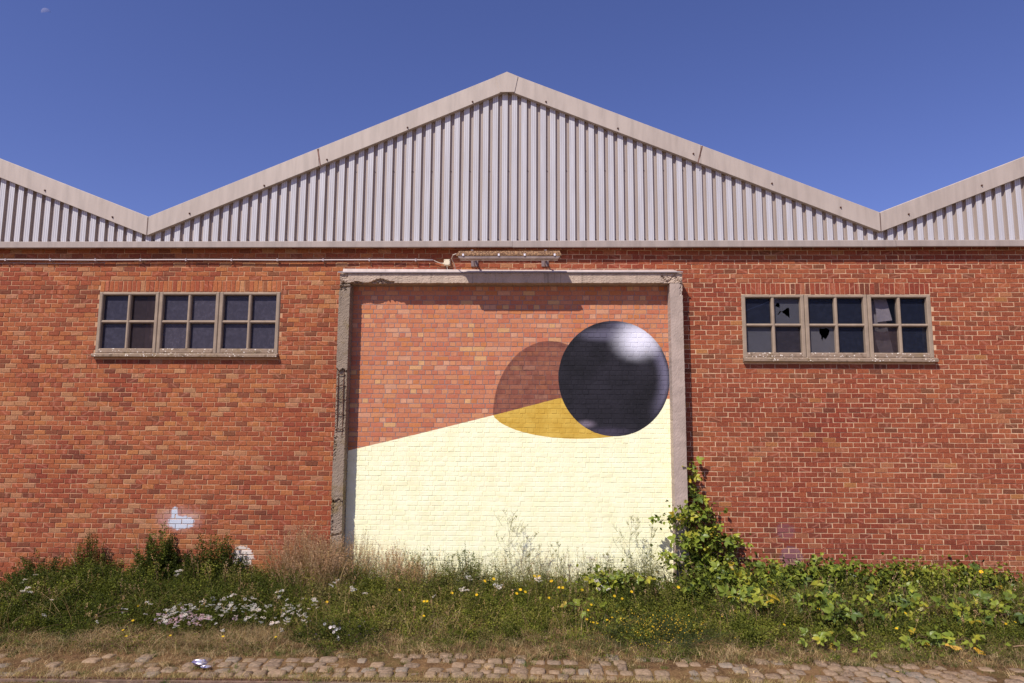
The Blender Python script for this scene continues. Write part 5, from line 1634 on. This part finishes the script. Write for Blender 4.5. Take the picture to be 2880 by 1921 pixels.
pts = [(-2.9, -1.25, .4), (-2.85, -1.1, .4), (-2.6, -1.35, .36), (-2.9, -1.95, .36), (-2.3, -1.6, .36), (-1.0, -0.9, .42), (-0.45, -1.25, .42), (-0.9, -1.5, .4), (-1.35, -1.7, .36), (0.15, -1.0, .45), (0.95, -1.1, .42), (1.0, -1.35, .4), (0.75, -0.75, .5), (1.15, -0.5, .62), (0.9, -0.5, .6)]
yarrow_set(pts, False, ('white yarrow', 'among those scattered below the mural'), 'scattered yarrow below the mural')
# bindweed-like white cluster at the cobble edge
wc = thing('white_campion', 'white trumpet flower cluster drooping over the cobbles below the left jamb', 'flower', (-2.42, -2.62, 0.0))
lb = LB(); lb.stems(np.array([[(0, 0.1, 0), (-0.03, 0.05, 0.2), (0, 0.0, 0.14), (0.06, -0.06, 0.05)], [(0, 0.1, 0), (-0.08, 0.04, 0.22), (-0.1, 0.0, 0.26), (-0.13, -0.02, 0.24)]]), 0.003, np.tile((0.09, 0.11, 0.04), (2, 1)))
lb.build('stem', M_LEAF, wc)
for (x, y, z_) in ((0.02, -0.04, 0.19), (-0.01, -0.05, 0.22), (-0.05, -0.05, 0.21), (0.05, -0.05, 0.2), (0.0, -0.06, 0.16), (0.06, -0.08, 0.08), (0.04, -0.08, 0.11), (-0.13, -0.02, 0.25)):
    V_ = [(0, 0, 0)] + [(0.020 * math.cos(a), 0.020 * math.sin(a), 0.016) for a in np.linspace(0, 5.65, 10)]
    F_ = [(0, i + 1, (i + 1) % 10 + 1) for i in range(10)]
    o = mk('blossom', V_, [F_], M_PETAL, wc, col=np.tile((0.74, 0.70, 0.76), (10, 1))); o.location = (x, y, z_); o.rotation_euler = (1.0 + R.normal(0, 0.3), R.normal(0, 0.4), 0)

# yellow hawkbits
def disc_flower(col):
    V_, F_ = [(0, 0, 0.004)], []
    for i in range(11):
        a0, a1_ = 2 * math.pi * i / 11, 2 * math.pi * (i + 0.8) / 11
        b = len(V_); V_ += [(0.016 * math.cos(a0), 0.016 * math.sin(a0), 0.006), (0.019 * math.cos((a0 + a1_) / 2), 0.019 * math.sin((a0 + a1_) / 2), 0.008), (0.016 * math.cos(a1_), 0.016 * math.sin(a1_), 0.006)]
        F_ += [(0, b, b + 1), (0, b + 1, b + 2)]
    return mk('flower_head', V_, [F_], M_PETAL, col=np.tile(np.array(col), (len(F_), 1)), link=False)
DF = disc_flower((0.80, 0.52, 0.02)); DFO = disc_flower((0.78, 0.36, 0.01))
def hawk_set(pts, label, group):
    r0 = None
    labels = ordinal(pts, *label)
    for (x, y, h), label in zip(pts, labels):
        zg = float(ground_z(x, y)) - 0.01 if y > -2.9 else -0.01
        if r0 is None:
            r0 = thing('hawkbit', label, 'flower', (x, y, zg), group)
            lb = LB(); lb.stems(np.array([[(0, 0, 0), (0.012, 0, 0.14), (0.0, 0, 0.30)]]), 0.0028, np.array([(0.10, 0.12, 0.04)])); lb.build('stem', M_LEAF, r0)
            o = ob('flower_head', DF, r0); o.location = (0, 0, 0.30); o.rotation_euler = (0.7, 0.1, 0)
            r0.scale = (h / 0.3,) * 3 if h > 0.2 else (1, 1, h / 0.3)
        else:
            o = dup(r0, (x, y, zg), R.uniform(-0.7, 0.7), 1.0, label, group); o.scale = (1, 1, h / 0.3) if h < 0.3 else (h / 0.3,) * 3
pts = [(-5.25, -2.05, .24), (-5.05, -2.5, .2), (-4.95, -2.8, .12), (-5.08, -2.65, .14), (-4.4, -2.8, .14), (-3.75, -2.8, .14), (-3.1, -2.8, .14)]
hawk_set(pts, ('yellow hawkbit', 'along the dry edge below the white drift'), 'yellow hawkbits on the left')
pts = [(-2.75, -1.9, .3), (-1.85, -1.5, .34), (-1.45, -1.8, .3), (-1.4, -1.85, .32), (-1.1, -1.55, .34), (-0.75, -1.6, .34), (-0.55, -1.0, .42), (-0.68, -1.05, .4), (0.05, -0.95, .44), (0.12, -0.95, .44), (-0.2, -1.5, .36), (-0.15, -1.4, .38), (-0.08, -1.45, .36), (-1.4, -2.15, .22), (0.4, -1.3, .36), (0.45, -1.4, .38), (0.3, -1.05, .4), (0.25, -1.6, .3)]
hawk_set(pts, ('yellow hawkbit', 'among the green weeds below the mural'), 'yellow hawkbits before the mural')
pts = [(0.72, -2.2, .2), (0.8, -2.25, .18), (0.85, -2.25, .17), (0.75, -2.05, .26), (0.8, -1.95, .3), (0.98, -2.2, .2), (1.05, -2.15, .22), (1.55, -2.3, .2), (1.7, -2.42, .16), (1.15, -1.6, .34), (1.25, -1.65, .32), (1.4, -1.5, .36), (0.72, -1.4, .36), (2.1, -1.25, .4)]
hawk_set(pts, ('yellow hawkbit', 'beside the yellow dotted mound'), 'yellow hawkbits by the mound')
pts = [(3.85, -1.95, .3), (3.9, -1.98, .28), (3.8, -1.9, .3), (4.9, -1.95, .3), (4.6, -2.3, .2), (6.2, -2.1, .22), (6.05, -2.15, .2), (4.05, -3.35, .04), (5.05, -3.0, .05), (6.7, -0.7, .5), (3.2, -2.3, .2)]
hawk_set(pts, ('yellow hawkbit', 'among the brambles right of the doorway'), 'yellow hawkbits on the right')

# big yellowed dock leaves lying at the cobble edge
def dock(x, y, z_, L, W, rx, ry, rz, label, col=(0.62, 0.36, 0.05)):
    V_, F_ = [], []
    n = 7
    for i in range(n + 1):
        t = i / n; w = W * math.sin(math.pi * min(t * 0.92 + 0.05, 1)) ** 0.8 / 2
        V_ += [(t * L, -w, 0.012 * math.sin(t * 9)), (t * L, 0, -0.012 + 0.05 * t * (1 - t)), (t * L, w, 0.012 * math.sin(t * 8 + 1))]
    for i in range(n):
        for q in (0, 1): F_.append((i * 3 + q, i * 3 + q + 1, i * 3 + q + 4, i * 3 + q + 3))
    o = mk('dock_leaf', V_, [F_], M_PETAL, col=np.tile(np.array(col), (len(F_), 1)), smooth=True)
    o.location = (x, y, z_); o.rotation_euler = (rx, ry, rz)
    return tag(o, label, 'leaf', 'yellowed dock leaves')
dock(4.95, -2.72, 0.13, 0.20, 0.075, 0.5, 0.25, 0.0, 'largest yellow dock leaf lying sideways by the right cobbles', (0.62, 0.38, 0.08))
dock(5.28, -2.72, 0.10, 0.13, 0.06, 0.7, 0.5, -0.6, 'smaller orange dock leaf pointing down beside the largest one', (0.66, 0.36, 0.04))

# dead canes leaning on the walls
def twigs(base, ends, label, r=0.006, col=M_CANE):
    root = thing('dead_stalk', label, 'dead stalk', base, 'dead stalks against the walls')
    mb = MB()
    for e in ends:
        b = Vector((0, 0, 0)); e = Vector(e) - Vector(base)
        pts_ = [b.lerp(e, t) + Vector((R.normal(0, 0.012), 0, 0.06 * math.sin(t * 3.1))) for t in np.linspace(0, 1, 7)]
        mb.tube(pts_, list(np.linspace(r, r * 0.4, 7)), 5)
    mb.build('stalk', col, root)
M_PALEST = mat_plain('bleached_stalk', s2l(170, 136, 110), 0.9, 0.1)
twigs((-7.25, -0.3, 0.05), [(-7.45, -0.15, 0.95), (-7.42, -0.2, 0.72)], 'thin brown stalk beside the brown tipped shrub', 0.006)
twigs((-7.05, -0.5, 0.15), [(-7.32, -0.45, 0.66)], 'pale arched stalk right of the thin brown one', 0.008, M_PALEST)
twigs((-6.2, -0.3, 0.3), [(-6.55, -0.12, 1.02), (-6.42, -0.15, 0.86)], 'forked dead stalk leaning left from the tall narrow shrub', 0.005)
twigs((6.95, -0.35, 0.25), [(6.85, -0.1, 0.92), (7.02, -0.08, 0.72), (6.62, -0.15, 0.62), (7.2, -0.1, 0.45)], 'blackened dead stalks against the right wall', 0.007)
twigs((-5.9, -2.2, 0.05), [(-5.2, -2.35, 0.28), (-5.35, -2.1, 0.34), (-6.3, -2.65, 0.08)], 'grey dead branches lying in the weeds at the left', 0.005, M_CANE)
twigs((5.75, -2.65, 0.10), [(6.5, -2.72, 0.03)], 'long straw stalk lying along the right cobbles', 0.005, M_PALEST)

# crumpled foil wrapper on the setts
wr = thing('crumpled_wrapper', 'crumpled silver and violet foil wrapper lying on the left cobbles', 'litter', (-3.69, -3.50, 0.03))
def crumple(rx, ry, rz, n, m_, mat, name, loc):
    V_, F_ = [], []
    for j in range(m_ + 1):
        for i in range(n):
            a, b = 2 * math.pi * i / n, math.pi * j / m_
            s_ = 1 + R.normal(0, 0.14)
            V_.append((rx * math.sin(b) * math.cos(a) * s_, ry * math.sin(b) * math.sin(a) * s_, rz * math.cos(b) * s_ + rz * 0.8))
    for j in range(m_):
        for i in range(n):
            F_.append((j * n + i, j * n + (i + 1) % n, (j + 1) * n + (i + 1) % n, (j + 1) * n + i))
    o = mk(name, V_, [F_], mat, wr); o.location = loc
tf = NT('silver_foil', 0.28, 0.6); tf.b.inputs['Metallic'].default_value = 0.75
tf.base(tf.mix(tf.step(tf.noise(14.0, 2.0), 0.5, 0.56), s2l(220, 216, 224), s2l(140, 130, 160)))
crumple(0.085, 0.035, 0.03, 12, 7, tf.m, 'wrapper_body', (0, 0, 0))
crumple(0.06, 0.03, 0.012, 10, 5, tf.m, 'wrapper_flap', (0.09, -0.05, -0.01))
